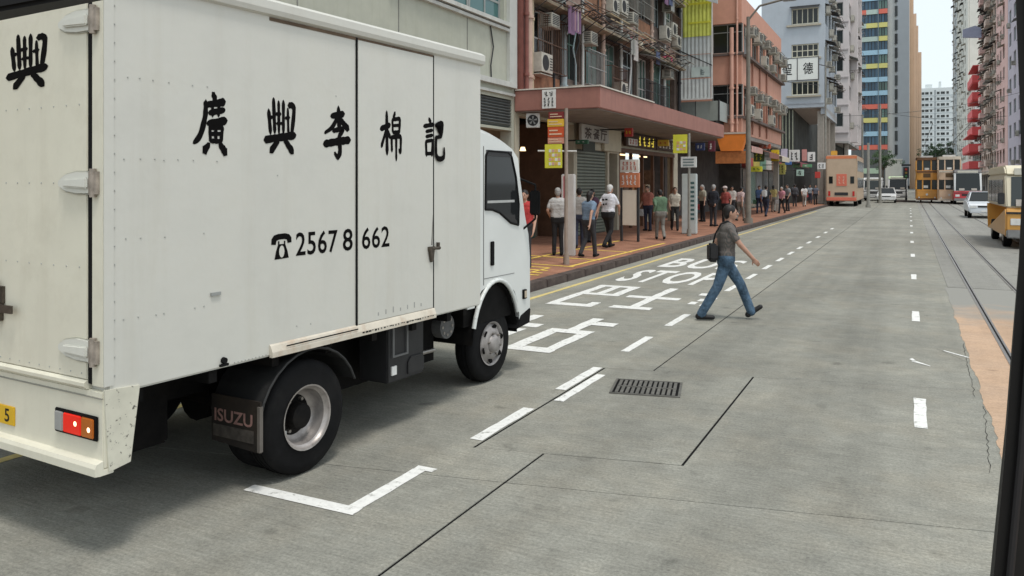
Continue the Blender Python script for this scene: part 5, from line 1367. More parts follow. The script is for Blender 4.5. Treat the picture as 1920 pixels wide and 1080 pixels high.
# lamp posts and tram poles
lp = pole('lamp_post', -6.6, at_x(1403, -6.6), 9.6, .13, .08, mat('lamp_post_brown_grey', (.20, .18, .15), .6, .2, 3, dirt=.3), 'tall brown-grey lamp post standing at the kerb beside the orange awning', 'lamp post', 'street poles')
MB().tube([(0, 0, 9.3), (.5, 0, 9.9), (1.6, 0, 10.1)], .05, 8).build('bracket', mat('lamp_post_brown_grey', (.2, .18, .15)), lp)
MB().box(1.5, 2.1, -.12, .12, 10.0, 10.14).build('lantern', grey_alu, lp, bevel=.03)
for px, X_, top, r0, lab in ((1548, -6.5, 88, .09, 'slim grey pole rising left of the double-decker bus'), (1583, -6.5, 215, .12, 'dark pole rising right behind the double-decker bus'), (1617, -4.5, 215, .13, 'pale pole in front of the striped tower left edge'), (1628, -3.0, 268, .13, 'short pole between two taller poles before the striped tower'), (1650, -2.6, 196, .14, 'pale lamp pole before the striped tower with a small lantern head')):
    y_ = at_x(px, X_)
    pole('tram_pole', X_, y_, hz(top, X_, y_), r0, r0 * .75, pole_grey if px != 1583 else dark_metal, lab, 'pole', 'street poles', 0 if X_ > -6 else .15)
# overhead tram wires
wm_ = mat('wire_dark', (.05, .05, .05), .6)
def wire(p, q, sag, label, r=.012, n=14):
    b = MB()
    P = [Vector(p).lerp(Vector(q), k / n) - Vector((0, 0, sag * 4 * (k / n) * (1 - k / n))) for k in range(n + 1)]
    b.tube(P, r, 5)
    o = b.build('overhead_wire', wm_); tag(o, label, 'wire', 'overhead tram wires'); return o
wire((1.4, 60, 6.0), (1.4, 300, 6.0), .2, 'trolley wire running above the near tram track', .02)
wire((3.67, 60, 6.0), (3.67, 300, 6.0), .2, 'trolley wire running above the far tram track', .02)
wire((-6.5, 90, 9.0), (13, 96, 12.0), .8, 'span wire crossing the street above the trams', .02)
wire((-6.6, 140, 14.0), (13, 140, 12.0), 1.0, 'span wire crossing before the striped tower', .03)
wire((-7.3, 50, 8.2), (-6.4, 118, 16.0), .5, 'cable strung from the salmon block to the pale lamp pole', .02)
# traffic signal on an island
ts = empty('traffic_signal', (at_x and at_y(1699, 95), 95, 0), 0, 'dark traffic signal head on a short post in the middle of the road', 'traffic signal')
MB().cyl((0, 0, 0), (0, 0, 3.6), .07, .06, 10).build('post', dark_metal, ts)
MB().box(-.28, .28, -.2, .1, 2.5, 3.7).build('signal_head', dark_metal, ts, bevel=.03)
for k, c in enumerate(((.05, .2, .08), (.25, .16, .03), (.4, .03, .02))): MB().cyl((0, -.22, 2.72 + .36 * k), (0, -.201, 2.72 + .36 * k), .12, .12, 12).build('signal_lens', mat('signal_lens_%d' % k, c, .3), ts)
MB().box(-.45, .45, -.1, .1, 3.8, 4.0).build('hood', dark_metal, ts)
MB().box(-.9, .9, -2, 2, -.02, .12).build('island_base', kerb_m, ts)

# ================================================================== VEHICLES
tyre_m = black_rub
def road_wheel(par, x, y, r, wd=.2):
    w_ = MB().lathe([(-wd / 2, r * .6), (-wd / 2, r * .93), (-wd / 2 + .03, r), (wd / 2 - .03, r), (wd / 2, r * .93), (wd / 2, r * .6)], 24, 'x').build('wheel', tyre_m, par, (x, y, r), smooth=50)
    MB().lathe([(-wd / 2 - .004, .001), (-wd / 2 - .004, r * .5), (-wd / 2 + .02, r * .62), (wd / 2 - .02, r * .62), (wd / 2 + .004, r * .5), (wd / 2 + .004, .001)], 18, 'x', close=False).build('rim', steel, w_)
    return w_
def lamps(par, xs_, y, z, m, wd=.18, h_=.12, name='headlamp'):
    for x in xs_: MB().box(x - wd / 2, x + wd / 2, y - .03, y, z, z + h_).build(name, m, par, bevel=.01)
head_m = mat('headlamp_glass', (.7, .7, .68), .15)
tail_m = mat('tail_lamp_red', (.5, .03, .03), .25)
# double-decker bus seen from behind
cream = mat('bus_cream', (.50, .38, .27), .45, .05, 2, dirt=.15, spec=.5)
bus = empty('double_decker_bus', (-6.38, 73, 0), 0, 'cream double-decker bus with an orange-red rear panel seen from behind', 'bus')
MB().box(0, 2.45, 0, 10.8, .45, 4.35).build('body', cream, bus, bevel=.1)
MB().box(.02, 2.43, -.012, 10.6, 4.05, 4.28).build('roof_band', mat('bus_orange_band', (.62, .20, .09), .5, .1), bus)
MB().box(.85, 1.65, -.03, .02, 1.75, 2.75).build('rear_panel', mat('bus_red_panel', (.66, .17, .11), .5, .1), bus)
blocky(None, .92, 1.58, 1.9, 2.6, -.042, mat('panel_pale_ink', (.7, .42, .32), .6), 3, 2, bus)
for x in (.25, 1.93): MB().box(x, x + .3, -.02, .02, 1.95, 2.55).build('rear_vent', glass_dark, bus)
MB().box(.05, 2.4, -.05, .02, .5, .78).build('rear_bumper', mat('bus_red_panel', (.66, .17, .11)), bus, bevel=.02)
MB().box(.7, 1.75, -.04, -.012, .95, 1.2).build('engine_grille', dark_metal, bus)
for x in (.2, 2.1): MB().box(x, x + .16, -.04, -.01, .9, 1.3).build('tail_lamp', tail_m, bus)
for zz in (1.55, 3.0):
    for k in range(6): MB().box(2.44, 2.465, .8 + k * 1.6, 2.2 + k * 1.6, zz, zz + .9).build('side_window', glass_dark, bus)
for y in (2.6, 9): road_wheel(bus, .25, y, .48, .3); road_wheel(bus, 2.2, y, .48, .3)
MB().box(.35, .85, .5, .9, 4.35, 4.75).build('roof_pod', mat('pod_amber', (.6, .32, .05), .5), bus, bevel=.03)

def tram(X, Yt, lab, c_low, c_up, c_trim):
    t = empty('tram', (X, Yt, 0), 0, lab, 'tram', 'double-deck trams queued on the track')
    W = 1.0
    ml = mat('tram_' + c_low[0], c_low[1], .4, .05, 2, spec=.5, dirt=.1); mu = mat('tram_' + c_up[0], c_up[1], .4, .05, 2, spec=.5, dirt=.1); mt = mat('tram_' + c_trim[0], c_trim[1], .5, .05)
    def deck(z0, z1, m, nm, rr=.12):
        P = [(-W, rr * 3), (-W + rr, .08), (-W * .5, 0), (W * .5, 0), (W - rr, .08), (W, rr * 3), (W, 8.6), (-W, 8.6)]
        return MB().prism(P, 'z', z0, z1).build(nm, m, t, bevel=.03)
    deck(.35, 1.35, ml, 'lower_body'); deck(2.3, 3.25, mu, 'upper_body'); deck(4.25, 4.55, mt, 'roof')
    for z0, z1 in ((1.35, 2.3), (3.25, 4.25)):
        MB().box(-W + .08, W - .08, .16, 8.4, z0, z1).build('saloon', mat('tram_dark_saloon', (.05, .045, .04), .5), t)
        for x in (-W + .05, -.38, .38, W - .05): MB().box(x - .055, x + .055, .04, .16, z0, z1).build('window_pillar', ml if z0 < 2 else mu, t)
        for x0, x1 in ((-.89, -.44), (-.32, .32), (.44, .89)): MB().box(x0, x1, .12, .135, z0 + .02, z1 - .02).build('windscreen', glass_dark, t)
        for k in range(7):
            for s_ in (-1, 1): MB().box(s_ * (W - .02) - .03, s_ * (W - .02) + .03, .5 + k * 1.15, .6 + k * 1.15, z0, z1).build('window_pillar', ml if z0 < 2 else mu, t)
    MB().box(-.85, .85, -.02, .03, .62, 1.2).build('advert_panel', mu, t, bevel=.02); MB().box(-.9, .9, -.02, .05, 3.02, 3.2).build('advert_panel', mt, t)
    for x in (-.7, .7): MB().cyl((x, -.05, .55), (x, .02, .55), .07, .07, 10).build('side_lamp', head_m, t)
    MB().box(-.3, .1, .10, .118, 1.5, 1.75).build('route_card', white_sign, t); MB().box(-.2, .2, .10, .118, 3.3, 3.5).build('route_card', white_sign, t)
    MB().box(-.32, .32, -.03, .06, 2.55, 2.95).build('destination_box', mat('tram_box', (.12, .07, .03), .5), t)
    MB().cyl((0, -.05, .85), (0, .02, .85), .11, .11, 14).build('headlamp', head_m, t)
    MB().box(-.95, .95, -.06, .1, .28, .48).build('bumper', mt, t)
    MB().box(-.12, .12, 3.5, 4.2, 4.55, 4.75).cyl((0, 3.8, 4.7), (0, 5.4, 5.9), .03).build('trolley_pole', dark_metal, t)
    MB().box(-.55, .55, .35, .9, 4.55, 4.72).build('roof_lamp_box', white_alu, t)
    for y in (3.0, 5.6): road_wheel(t, -.5, y, .36, .1); road_wheel(t, .5, y, .36, .1)
    return t
def tcx(px, Yt): return at_y(px, Yt)
tram(tcx(1738, 90), 90, 'orange double-deck tram at the head of the near track', ('orange', (.78, .37, .07)), ('orange_up', (.70, .33, .07)), ('brown', (.16, .08, .04)))
tram(tcx(1780, 88), 88, 'pale peach double-deck tram on the far track beside the orange tram', ('peach', (.72, .50, .33)), ('peach_up', (.72, .51, .35)), ('cream', (.6, .52, .42)))
tram(tcx(1756, 112), 112, 'red and orange tram half hidden behind the orange tram', ('redorange', (.58, .16, .05)), ('redorange_up', (.62, .2, .06)), ('pale', (.55, .5, .45)))

def minibus(X, Yt, lab, lower, upper, roof, W=2.0, H_=2.55, L=6.4, rz=0, cat='minibus', windsc=.42, z_b=.35):
    o = empty('minibus', (X, Yt, 0), rz, lab, cat)
    ml, mu, mr_ = lower, upper, roof
    prof = [(0.05, z_b), (0, .6), (.02, 1.05), (.12, 1.25), (.12 + windsc, H_ - .28), (.75 + windsc * .4, H_ - .02), (1.4, H_), (L - .2, H_), (L, H_ - .25), (L, z_b)]
    MB().prism([p for p in prof if p[1] <= 1.26] + [(.12, 1.25), (L, 1.25)][0:0] + [(L, 1.25), (L, z_b)], 'x', -W / 2, W / 2).build('lower_body', ml, o, bevel=.05)
    MB().prism([(.12, 1.252), (.12 + windsc, H_ - .3), (L, H_ - .3), (L, 1.252)], 'x', -W / 2 + .03, W / 2 - .03).build('upper_body', mu, o, bevel=.04)
    MB().prism([(.02 + windsc, H_ - .298), (.25 + windsc, H_ - .1), (1.0, H_), (L - .2, H_), (L - .01, H_ - .2), (L - .01, H_ - .298)], 'x', -W / 2 + .04, W / 2 - .04).build('roof', mr_, o, bevel=.05)
    s_ = windsc / (H_ - .3 - 1.25)
    ws = MB()
    def wp(x, z, off): return (x, .12 + s_ * (z - 1.252) - off, z)
    ws.add([wp(-W / 2 + .16, 1.3, .02), wp(W / 2 - .16, 1.3, .02), wp(W / 2 - .2, H_ - .36, .02), wp(-W / 2 + .2, H_ - .36, .02), wp(-W / 2 + .16, 1.3, -.01), wp(W / 2 - .16, 1.3, -.01), wp(W / 2 - .2, H_ - .36, -.01), wp(-W / 2 + .2, H_ - .36, -.01)], [(0, 1, 2, 3), (4, 7, 6, 5), (0, 4, 5, 1), (1, 5, 6, 2), (2, 6, 7, 3), (3, 7, 4, 0)])
    ws.build('windscreen', glass_dark, o)
    for sd_ in (-1, 1):
        for k in range(4):
            y0 = .95 + k * 1.3
            x = sd_ * (W / 2 - .03)
            MB().box(min(x, x + sd_ * .012), max(x, x + sd_ * .012), y0, min(y0 + 1.15, L - .15), 1.36, H_ - .45).build('side_window', glass_dark, o)
        MB().box(sd_ * (W / 2 + .02), sd_ * (W / 2 + .2), -.02, .06, 1.35, 1.7).build('mirror', dark_metal, o, bevel=.02)
    MB().box(-W * .36, W * .36, .05 + windsc, .16 + windsc, H_ - .3, H_ - .1).build('destination_board', mat('board_white', (.6, .58, .5), .5), o)
    MB().cyl((-.3, .10, 1.27), (.25, .22, 1.55), .012).cyl((.35, .10, 1.27), (.8, .2, 1.5), .012).build('wiper', dark_metal, o)
    MB().box(-W / 2 + .02, W / 2 - .02, -.01, .03, 1.06, 1.12).build('waist_trim', dark_metal, o)
    for x in (-.5, .5): MB().box(x - .22, x + .22, .06, .105, 1.3, 1.5).build('dash_card', mat('dash_card_pale', (.55, .5, .45), .6), o)
    lamps(o, (-W / 2 + .3, W / 2 - .3), .005, .72, head_m, .34, .2)
    MB().box(-W / 2 + .02, W / 2 - .02, -.10, .08, z_b - .02, .58).build('bumper', mat('bumper_grey', (.22, .22, .22), .5), o, bevel=.03)
    MB().box(-.26, .26, -.115, -.102, .42, .53).build('number_plate', white_sign, o)
    MB().box(-.5, .5, -.012, .02, .8, .98).build('front_grille', dark_metal, o)
    for y in (1.15, L - 1.5): road_wheel(o, -W / 2 + .14, y, .36, .22); road_wheel(o, W / 2 - .14, y, .36, .22)
    return o
wcar = mat('vehicle_white', (.70, .70, .69), .3, .03, 2, spec=.5, coat=.3)
minibus(at_y(1896, 28.4) + .85, 28.4, 'cream-roofed minibus with an orange lower body at the right edge', mat('minibus_orange', (.60, .30, .06), .35, .05, 2, spec=.5), mat('minibus_cream', (.62, .56, .42), .35, .04, 2, spec=.5), mat('minibus_roof', (.66, .60, .44), .4, .04))
minibus(at_y(1636, 98), 98, 'white van with a dark windscreen waiting right of the double-decker bus', wcar, wcar, wcar, 2.0, 2.6, 5.2, cat='van')
minibus(at_y(1683, 100), 100, 'white minibus with a pale green roof near the traffic signal', wcar, wcar, mat('pale_green_roof', (.50, .62, .38), .4), 2.0, 2.75, 6.4)
minibus(at_y(1815, 85), 85, 'red-fronted bus with a white waist right of the peach tram', mat('bus_red', (.52, .04, .05), .35, .05, 2, spec=.5), wcar, mat('bus_roof_dark', (.12, .11, .11), .5), 2.3, 3.25, 9, cat='bus')
def saloon(X, Yt, lab, m):
    o = empty('saloon_car', (X, Yt, 0), 0, lab, 'car')
    W = 1.76
    P = [(0, .35), (0, .68), (.1, .80), (1.15, .95), (1.9, 1.0), (3.6, 1.0), (4.35, .95), (4.45, .7), (4.45, .35)]
    MB().prism(P, 'x', -W / 2, W / 2).build('body', m, o, bevel=.06)
    vs = []
    for sx, k in ((-1, 1), (1, 1)):
        vs += [(sx * .80, 1.1, .97), (sx * .62, 1.75, 1.46), (sx * .62, 3.0, 1.46), (sx * .80, 3.75, .99)]
    MB().add(vs, [(0, 1, 2, 3), (7, 6, 5, 4), (0, 4, 5, 1), (1, 5, 6, 2), (2, 6, 7, 3)]).build('cabin', glass_dark, o)
    MB().box(-.62, .62, 1.7, 3.05, 1.455, 1.49).build('roof', m, o, bevel=.015)
    for sx in (-1, 1):
        for (y0, z0), (y1, z1) in (((1.1, .97), (1.75, 1.46)), ((3.75, .99), (3.0, 1.46)), ((2.4, .98), (2.4, 1.46))):
            MB().cyl((sx * .80, y0, z0), (sx * .63, y1, z1), .035, .03, 6).build('roof_pillar', m, o)
    lamps(o, (-.62, .62), .0, .58, head_m, .3, .13)
    MB().box(-.8, .8, -.05, .06, .3, .5).build('bumper', m, o, bevel=.03); MB().box(-.4, .4, -.02, .02, .62, .72).build('front_grille', dark_metal, o)
    MB().box(-.24, .24, -.065, -.052, .36, .46).build('number_plate', white_sign, o)
    for y in (.85, 3.6): road_wheel(o, -.76, y, .31, .2); road_wheel(o, .76, y, .31, .2)
    return o
saloon(at_y(1662, 88), 88, 'white saloon car in front of the pale green roofed minibus', wcar)
saloon(at_y(1849, 52), 52, 'white saloon car waiting behind the cream-roofed minibus', mat('pale_car', (.62, .65, .68), .3, .03, 2, spec=.5))

# ================================================================== TREES
def tree(X, Yt, h_, rx, rz, label, seed):
    r_ = random.Random(seed)
    o = empty('street_tree', (X, Yt, 0), 0, label, 'tree', 'trees at the end of the street')
    b = MB().cyl((0, 0, 0), (.1, 0, h_ * .55), .28, .16, 8)
    tips = []
    for k in range(7):
        a = k * .9; q = Vector((math.cos(a) * rx * .6, math.sin(a) * rx * .6, h_ * r_.uniform(.6, .9)))
        b.cyl((.1, 0, h_ * .45), q, .1, .03, 6); tips.append(q)
    b.build('trunk', mat('bark', (.10, .075, .055), .9, .3, 6), o)
    cl = MB()
    cent = [(Vector((r_.gauss(0, .45) * rx, r_.gauss(0, .45) * rx, h_ * .72 + r_.gauss(0, .42) * rz)), r_.uniform(.5, 1.1)) for _ in range(46)]
    for c_, cr in cent:
        for _ in range(55):
            d = Vector((r_.gauss(0, 1), r_.gauss(0, 1), r_.gauss(0, .8))); p = c_ + d.normalized() * cr * r_.uniform(.3, 1)
            u = Vector((r_.uniform(-1, 1), r_.uniform(-1, 1), r_.uniform(-1, 1))).normalized() * r_.uniform(.12, .24); v = u.orthogonal().normalized() * r_.uniform(.08, .15)
            cl.quad(p - u, p - v, p + u, p + v)
    cl.build('crown', mat('foliage', (.06, .105, .045), .7, .45, .6), o, fix=False)
tree(at_y(1655, 262), 262, 12.5, 3.6, 2.6, 'round dark green tree in front of the striped tower foot', 3)
tree(at_y(1741, 300), 300, 15.5, 3.4, 3.0, 'green tree behind the orange tram', 4)
tree(at_y(1762, 310), 310, 16.5, 3.6, 3.2, 'green tree between the orange and peach trams', 5)
tree(at_y(1783, 300), 300, 17, 3.6, 3.4, 'taller green tree behind the peach tram', 6)

# ================================================================== PEOPLE
class Body:
    def __init__(s): s.v, s.f, s.seg = [], [], []
    def cap(s, a, b, ra, rb, t, n=12):
        a, b = Vector(a), Vector(b)
        d = b - a; L = d.length
        d = d.normalized() if L > 1e-6 else Vector((0, 0, 1))
        u = d.orthogonal().normalized(); v = d.cross(u)
        rings = []
        for k in range(4): ph_ = -math.pi / 2 + math.pi / 2 * (k + .35) / 4; rings.append((a + d * ra * math.sin(ph_), ra * math.cos(ph_)))
        rings.append((a, ra)); rings.append((b, rb))
        for k in range(4): ph_ = math.pi / 2 * (k + .65) / 4; rings.append((b + d * rb * math.sin(ph_), rb * math.cos(ph_)))
        k0 = len(s.v)
        for c, r in rings:
            for i in range(n):
                th = 2 * math.pi * i / n; s.v.append(tuple(c + u * r * math.cos(th) + v * r * math.sin(th)))
        for j in range(len(rings) - 1):
            for i in range(n): s.f.append((k0 + j * n + i, k0 + j * n + (i + 1) % n, k0 + (j + 1) * n + (i + 1) % n, k0 + (j + 1) * n + i))
        s.f.append(tuple(k0 + i for i in range(n))[::-1]); s.f.append(tuple(k0 + (len(rings) - 1) * n + i for i in range(n)))
        s.seg.append((tuple(a), tuple(b), ra, rb, t)); return s
    def ell(s, c, r, t, n=14):
        k0 = len(s.v); m = 9
        for j in range(m):
            ph_ = -math.pi / 2 + math.pi * (j + .5) / m
            for i in range(n):
                th = 2 * math.pi * i / n
                s.v.append((c[0] + r[0] * math.cos(ph_) * math.cos(th), c[1] + r[1] * math.cos(ph_) * math.sin(th), c[2] + r[2] * math.sin(ph_)))
        for j in range(m - 1):
            for i in range(n): s.f.append((k0 + j * n + i, k0 + j * n + (i + 1) % n, k0 + (j + 1) * n + (i + 1) % n, k0 + (j + 1) * n + i))
        s.f.append(tuple(k0 + i for i in range(n))[::-1]); s.f.append(tuple(k0 + (m - 1) * n + i for i in range(n)))
        rm = min(r); s.seg.append((tuple(c), tuple(c), rm, rm, t)); return s
    def remesh(s, name, vox, mats_, parent, smooth_it=4):
        me = bpy.data.meshes.new(name); me.from_pydata(s.v, [], s.f)
        bm = bmesh.new(); bm.from_mesh(me); bmesh.ops.recalc_face_normals(bm, faces=bm.faces); bm.to_mesh(me); bm.free()
        o = bpy.data.objects.new(name, me); COL.objects.link(o)
        r = o.modifiers.new('r', 'REMESH'); r.mode = 'VOXEL'; r.voxel_size = vox
        sm_ = o.modifiers.new('s', 'SMOOTH'); sm_.factor = .5; sm_.iterations = smooth_it
        dg = bpy.context.evaluated_depsgraph_get()
        m2 = bpy.data.meshes.new_from_object(o.evaluated_get(dg))
        o.modifiers.clear(); o.data = m2; bpy.data.meshes.remove(me); m2.name = name
        m2.materials.clear()
        for q in mats_: m2.materials.append(q)
        n = len(m2.polygons)
        cen = np.empty(n * 3, np.float32); m2.polygons.foreach_get('center', cen); cen = cen.reshape(-1, 3)
        best = np.full(n, 1e9); idx = np.zeros(n, np.int32)
        for a, b, ra, rb, t in s.seg:
            a, b = np.array(a), np.array(b); ab = b - a; L2_ = max((ab ** 2).sum(), 1e-12)
            q = np.clip(((cen - a) @ ab) / L2_, 0, 1)
            d = np.sqrt(((cen - (a + q[:, None] * ab)) ** 2).sum(1)) - (ra + (rb - ra) * q)
            k = d < best; best[k] = d[k]; idx[k] = t
        m2.polygons.foreach_set('material_index', idx); m2.polygons.foreach_set('use_smooth', [True] * n); m2.update()
        o.parent = parent
        return o
SKIN, TOP, BOT, SHOE = 0, 1, 2, 3
def check_mat(name, c1, c2, sc):
    m = bpy.data.materials.new(name); m.use_nodes = True
    n, l = m.node_tree.nodes, m.node_tree.links; b = n['Principled BSDF']; b.inputs['Roughness'].default_value = .9
    tc = n.new('ShaderNodeTexCoord'); ws = [n.new('ShaderNodeTexWave') for _ in range(2)]
    x = n.new('ShaderNodeMix'); x.data_type = 'RGBA'; ad = n.new('ShaderNodeMath'); ad.operation = 'MULTIPLY'
    for q, dr in zip(ws, ('Z', 'X')):
        q.bands_direction = dr; q.inputs['Scale'].default_value = sc; q.inputs['Distortion'].default_value = .6; l.new(tc.outputs['Object'], q.inputs[0])
    l.new(ws[0].outputs['Fac'], ad.inputs[0]); l.new(ws[1].outputs['Fac'], ad.inputs[1])
    l.new(ad.outputs[0], x.inputs[0]); x.inputs[6].default_value = (*c1, 1); x.inputs[7].default_value = (*c2, 1); l.new(x.outputs[2], b.inputs['Base Color'])
    MATS[name] = m
    return m
skin_m = mat('skin', (.42, .24, .17), .55, .06, 10, spec=.4)
def person(loc, rz, h_, top, bot, hair, label, pose, vox=.014, sleeve='short', hairlen=0, shoe=None, group='people on the pavement', shorts=False, fat=1.0, leg=1.0):
    """local front is +Y; pose gives the joints of legs and arms in units of body height / 1.75"""
    o = empty('person', loc, rz, label, 'person', group)
    k = h_ / 1.75
    B = Body()
    S = lambda p: (p[0] * k, p[1] * k, p[2] * k)
    lean = pose.get('lean', 0.0); legw = leg
    hipz = pose.get('hip', .93)
    def T(x, y, z): return S((x, y + lean * (z - hipz), z))
    zoff = hipz - .93
    for z, hw, r, t in ((.90, .085, .105, BOT), (.96, .085, .115, BOT), (1.03, .075, .115, TOP), (1.10, .07, .11, TOP), (1.17, .08, .11, TOP), (1.24, .09, .115, TOP), (1.31, .10, .115, TOP), (1.38, .105, .105, TOP), (1.43, .12, .07, TOP)):
        B.cap(T(-hw * fat, 0, z + zoff), T(hw * fat, 0, z + zoff), r * fat * k, r * fat * k, t)
    B.cap(T(0, .0, 1.44 + zoff), T(0, .025, 1.54 + zoff), .055 * k, .052 * k, SKIN)
    hc = T(0, .035, 1.635 + zoff)
    B.ell(hc, (.076 * k, .095 * k, .112 * k), SKIN); B.ell((hc[0], hc[1] + .028 * k, hc[2] - .055 * k), (.055 * k, .062 * k, .058 * k), SKIN)
    B.cap((hc[0], hc[1] + .092 * k, hc[2] + .01 * k), (hc[0], hc[1] + .112 * k, hc[2] - .022 * k), .010 * k, .015 * k, SKIN)
    for s_ in (-1, 1): B.cap((s_ * .076 * k, hc[1] - .005, hc[2] + .015 * k), (s_ * .082 * k, hc[1] - .012, hc[2] - .025 * k), .016 * k, .012 * k, SKIN)
    B.cap((-.02 * k, hc[1] + .088 * k, hc[2] - .062 * k), (.02 * k, hc[1] + .088 * k, hc[2] - .062 * k), .009 * k, .009 * k, SKIN)
    for sd_, leg in ((-1, pose['L']), (1, pose['R'])):
        hip = T(sd_ * .085, 0, .93 + zoff); knee = S(leg[0]); ank = S(leg[1]); toe = S(leg[2])
        B.cap(hip, knee, .092 * k * fat, .063 * k * legw, BOT)
        if shorts: B.cap(knee, ank, .055 * k, .040 * k, SKIN)
        else: B.cap(knee, ank, .064 * k * legw, .056 * k * legw, BOT)
        ft = Vector(toe) - Vector(ank); 
        heel = Vector(ank) - Vector((ft.x, ft.y, 0)).normalized() * .045 * k + (Vector(toe) - Vector(ank)).normalized().cross(Vector((0, 0, 0)))
        heel.z = ank[2] - .045 * k
        B.cap(heel, Vector(toe) + Vector((0, 0, 0)), .042 * k, .036 * k, SHOE); B.cap(ank, heel, .045 * k, .045 * k, SHOE if not shorts else SKIN)
    for sd_, arm in ((-1, pose['LA']), (1, pose['RA'])):
        sh0 = T(sd_ * .175 * fat, 0, 1.405 + zoff); el = S(arm[0]); wr = S(arm[1])
        B.cap(T(sd_ * .10, 0, 1.42 + zoff), sh0, .065 * k, .06 * k, TOP)
        if sleeve == 'short':
            mid = Vector(sh0).lerp(Vector(el), .62); B.cap(sh0, mid, .060 * k, .058 * k, TOP); B.cap(mid, el, .044 * k, .040 * k, SKIN); B.cap(el, wr, .040 * k, .028 * k, SKIN)
        else:
            B.cap(sh0, el, .058 * k, .050 * k, TOP); B.cap(el, wr, .048 * k, .036 * k, TOP)
        d = (Vector(wr) - Vector(el)).normalized()
        side_ = Vector((1, 0, 0)) if abs(d.x) < .8 else Vector((0, 1, 0))
        side_ = (side_ - d * side_.dot(d)).normalized(); nrm = d.cross(side_)
        side_, nrm = nrm, side_ * -sd_          # palm faces the thigh
        pc = Vector(wr) + d * .045 * k
        for q in (-1, -.33, .33, 1): B.cap(Vector(wr) + d * .01 * k + side_ * q * .012 * k, pc + d * .035 * k + side_ * q * .026 * k, .015 * k, .0125 * k, SKIN, 8)
        for q, ln in ((-1, .052), (-.33, .066), (.33, .070), (1, .060)):
            p0 = pc + d * .038 * k + side_ * q * .0235 * k; p1 = p0 + (d * .85 + nrm * .35).normalized() * ln * .55 * k; p2 = p1 + (d * .6 + nrm * .8).normalized() * ln * .5 * k
            B.cap(p0, p1, .0095 * k, .009 * k, SKIN, 8); B.cap(p1, p2, .009 * k, .0078 * k, SKIN, 8)
        p0 = Vector(wr) + d * .022 * k + side_ * .026 * k; p1 = p0 + (d * .6 + side_ * .75 + nrm * .25).normalized() * .04 * k; p2 = p1 + (d * .85 + side_ * .2 + nrm * .4).normalized() * .03 * k
        B.cap(p0, p1, .012 * k, .0105 * k, SKIN, 8); B.cap(p1, p2, .0105 * k, .0085 * k, SKIN, 8)
    body = B.remesh('body', vox, [skin_m, top, bot, shoe or black_rub], o)
    # hair cap
    H_ = Body(); 
    H_.ell((hc[0], hc[1] - .016 * k, hc[2] + .028 * k), (.086 * k, .100 * k, .100 * k), 0); H_.ell((hc[0], hc[1] - .045 * k, hc[2] - .01 * k), (.078 * k, .065 * k, .09 * k), 0)
    if hairlen: H_.cap((hc[0], hc[1] - .07 * k, hc[2]), (hc[0], hc[1] - .085 * k, hc[2] - hairlen * k), .07 * k, .05 * k, 0)
    H_.remesh('hair', .012, [hair], o, 2)
    eye = mat('eye_dark', (.02, .015, .012), .3)
    for s_ in (-1, 1):
        MB().lathe([(-.006, .001), (-.004, .008), (0, .012), (.004, .008), (.006, .001)], 10, 'y', (s_ * .03 * k, hc[1] + .086 * k, hc[2] + .008 * k), close=False).build('eye', eye, o)
    return o
WALK = dict(L=[(-.09, .12, .51), (-.09, .20, .09), (-.09, .36, .06)], R=[(.09, .03, .48), (.09, -.26, .13), (.09, -.13, .05)], LA=[(-.22, -.16, 1.16), (-.21, -.14, .92)], RA=[(.22, .10, 1.15), (.20, .26, .97)], hip=.91, lean=.04)
WALK2 = dict(L=[(-.09, .02, .49), (-.09, -.22, .12), (-.09, -.09, .05)], R=[(.09, .13, .51), (.09, .18, .09), (.09, .33, .055)], LA=[(-.22, .10, 1.15), (-.2, .24, .95)], RA=[(.22, -.14, 1.16), (.22, -.16, .92)], hip=.91, lean=.03)
STAND = dict(L=[(-.09, .02, .50), (-.10, 0, .09), (-.11, .16, .05)], R=[(.09, .02, .50), (.10, 0, .09), (.12, .15, .05)], LA=[(-.24, -.02, 1.14), (-.23, .06, .90)], RA=[(.24, -.02, 1.14), (.22, .08, .91)], hip=.93, lean=.0)
PHONE = dict(STAND); PHONE = {**STAND, 'RA': [(.23, .02, 1.14), (.14, .24, 1.26)]}
cloth = lambda n_, c: mat('cloth_' + n_, c, .9, .18, 9, bump=.8, bscale=11, bdist=.03)
jeans = mat('blue_denim', (.065, .115, .175), .9, .45, 9, bump=1.0, bscale=10, bdist=.045, dirt=.35, dirtcol=(.16, .23, .30), dscale=5.)
hair_b = mat('black_hair', (.015, .012, .011), .5, .3, 30); hair_g = mat('grey_hair', (.32, .31, .30), .6, .3, 30); hair_w = mat('white_hair', (.55, .54, .52), .6, .2, 30); hair_br = mat('brown_hair', (.06, .035, .022), .5, .3, 30)
# the man crossing the road: walks towards +X
CR = dict(L=[(-.085, .23, .52), (-.085, .385, .115), (-.085, .52, .19)], R=[(.085, -.13, .50), (.085, -.365, .10), (.085, -.20, .045)],
          LA=[(-.22, -.10, 1.14), (-.2, .05, .94)], RA=[(.23, .17, 1.14), (.22, .36, .93)], hip=.885, lean=.05)
crx, cry = (-2.68 - 2.13) / 2, 11.86
man = person((crx - .0, cry, .0), R(-70), 1.72, check_mat('checked_shirt', (.085, .085, .08), (.22, .17, .15), 22), jeans, hair_b, 'man in checked shirt and blue jeans striding across the road with a black bag', CR, vox=.0085, group='people crossing the road', fat=1.1, leg=1.16, shoe=mat('black_shoe', (.012, .012, .013), .5))
bag = empty('shoulder_bag', (0, 0, 0), 0)
bag.location = man.matrix_basis @ Vector((.09, -.185, .86)); bag.rotation_euler = (0, 0, R(-70)); tag(bag, 'black shoulder bag carried at the back of the crossing man', 'bag')
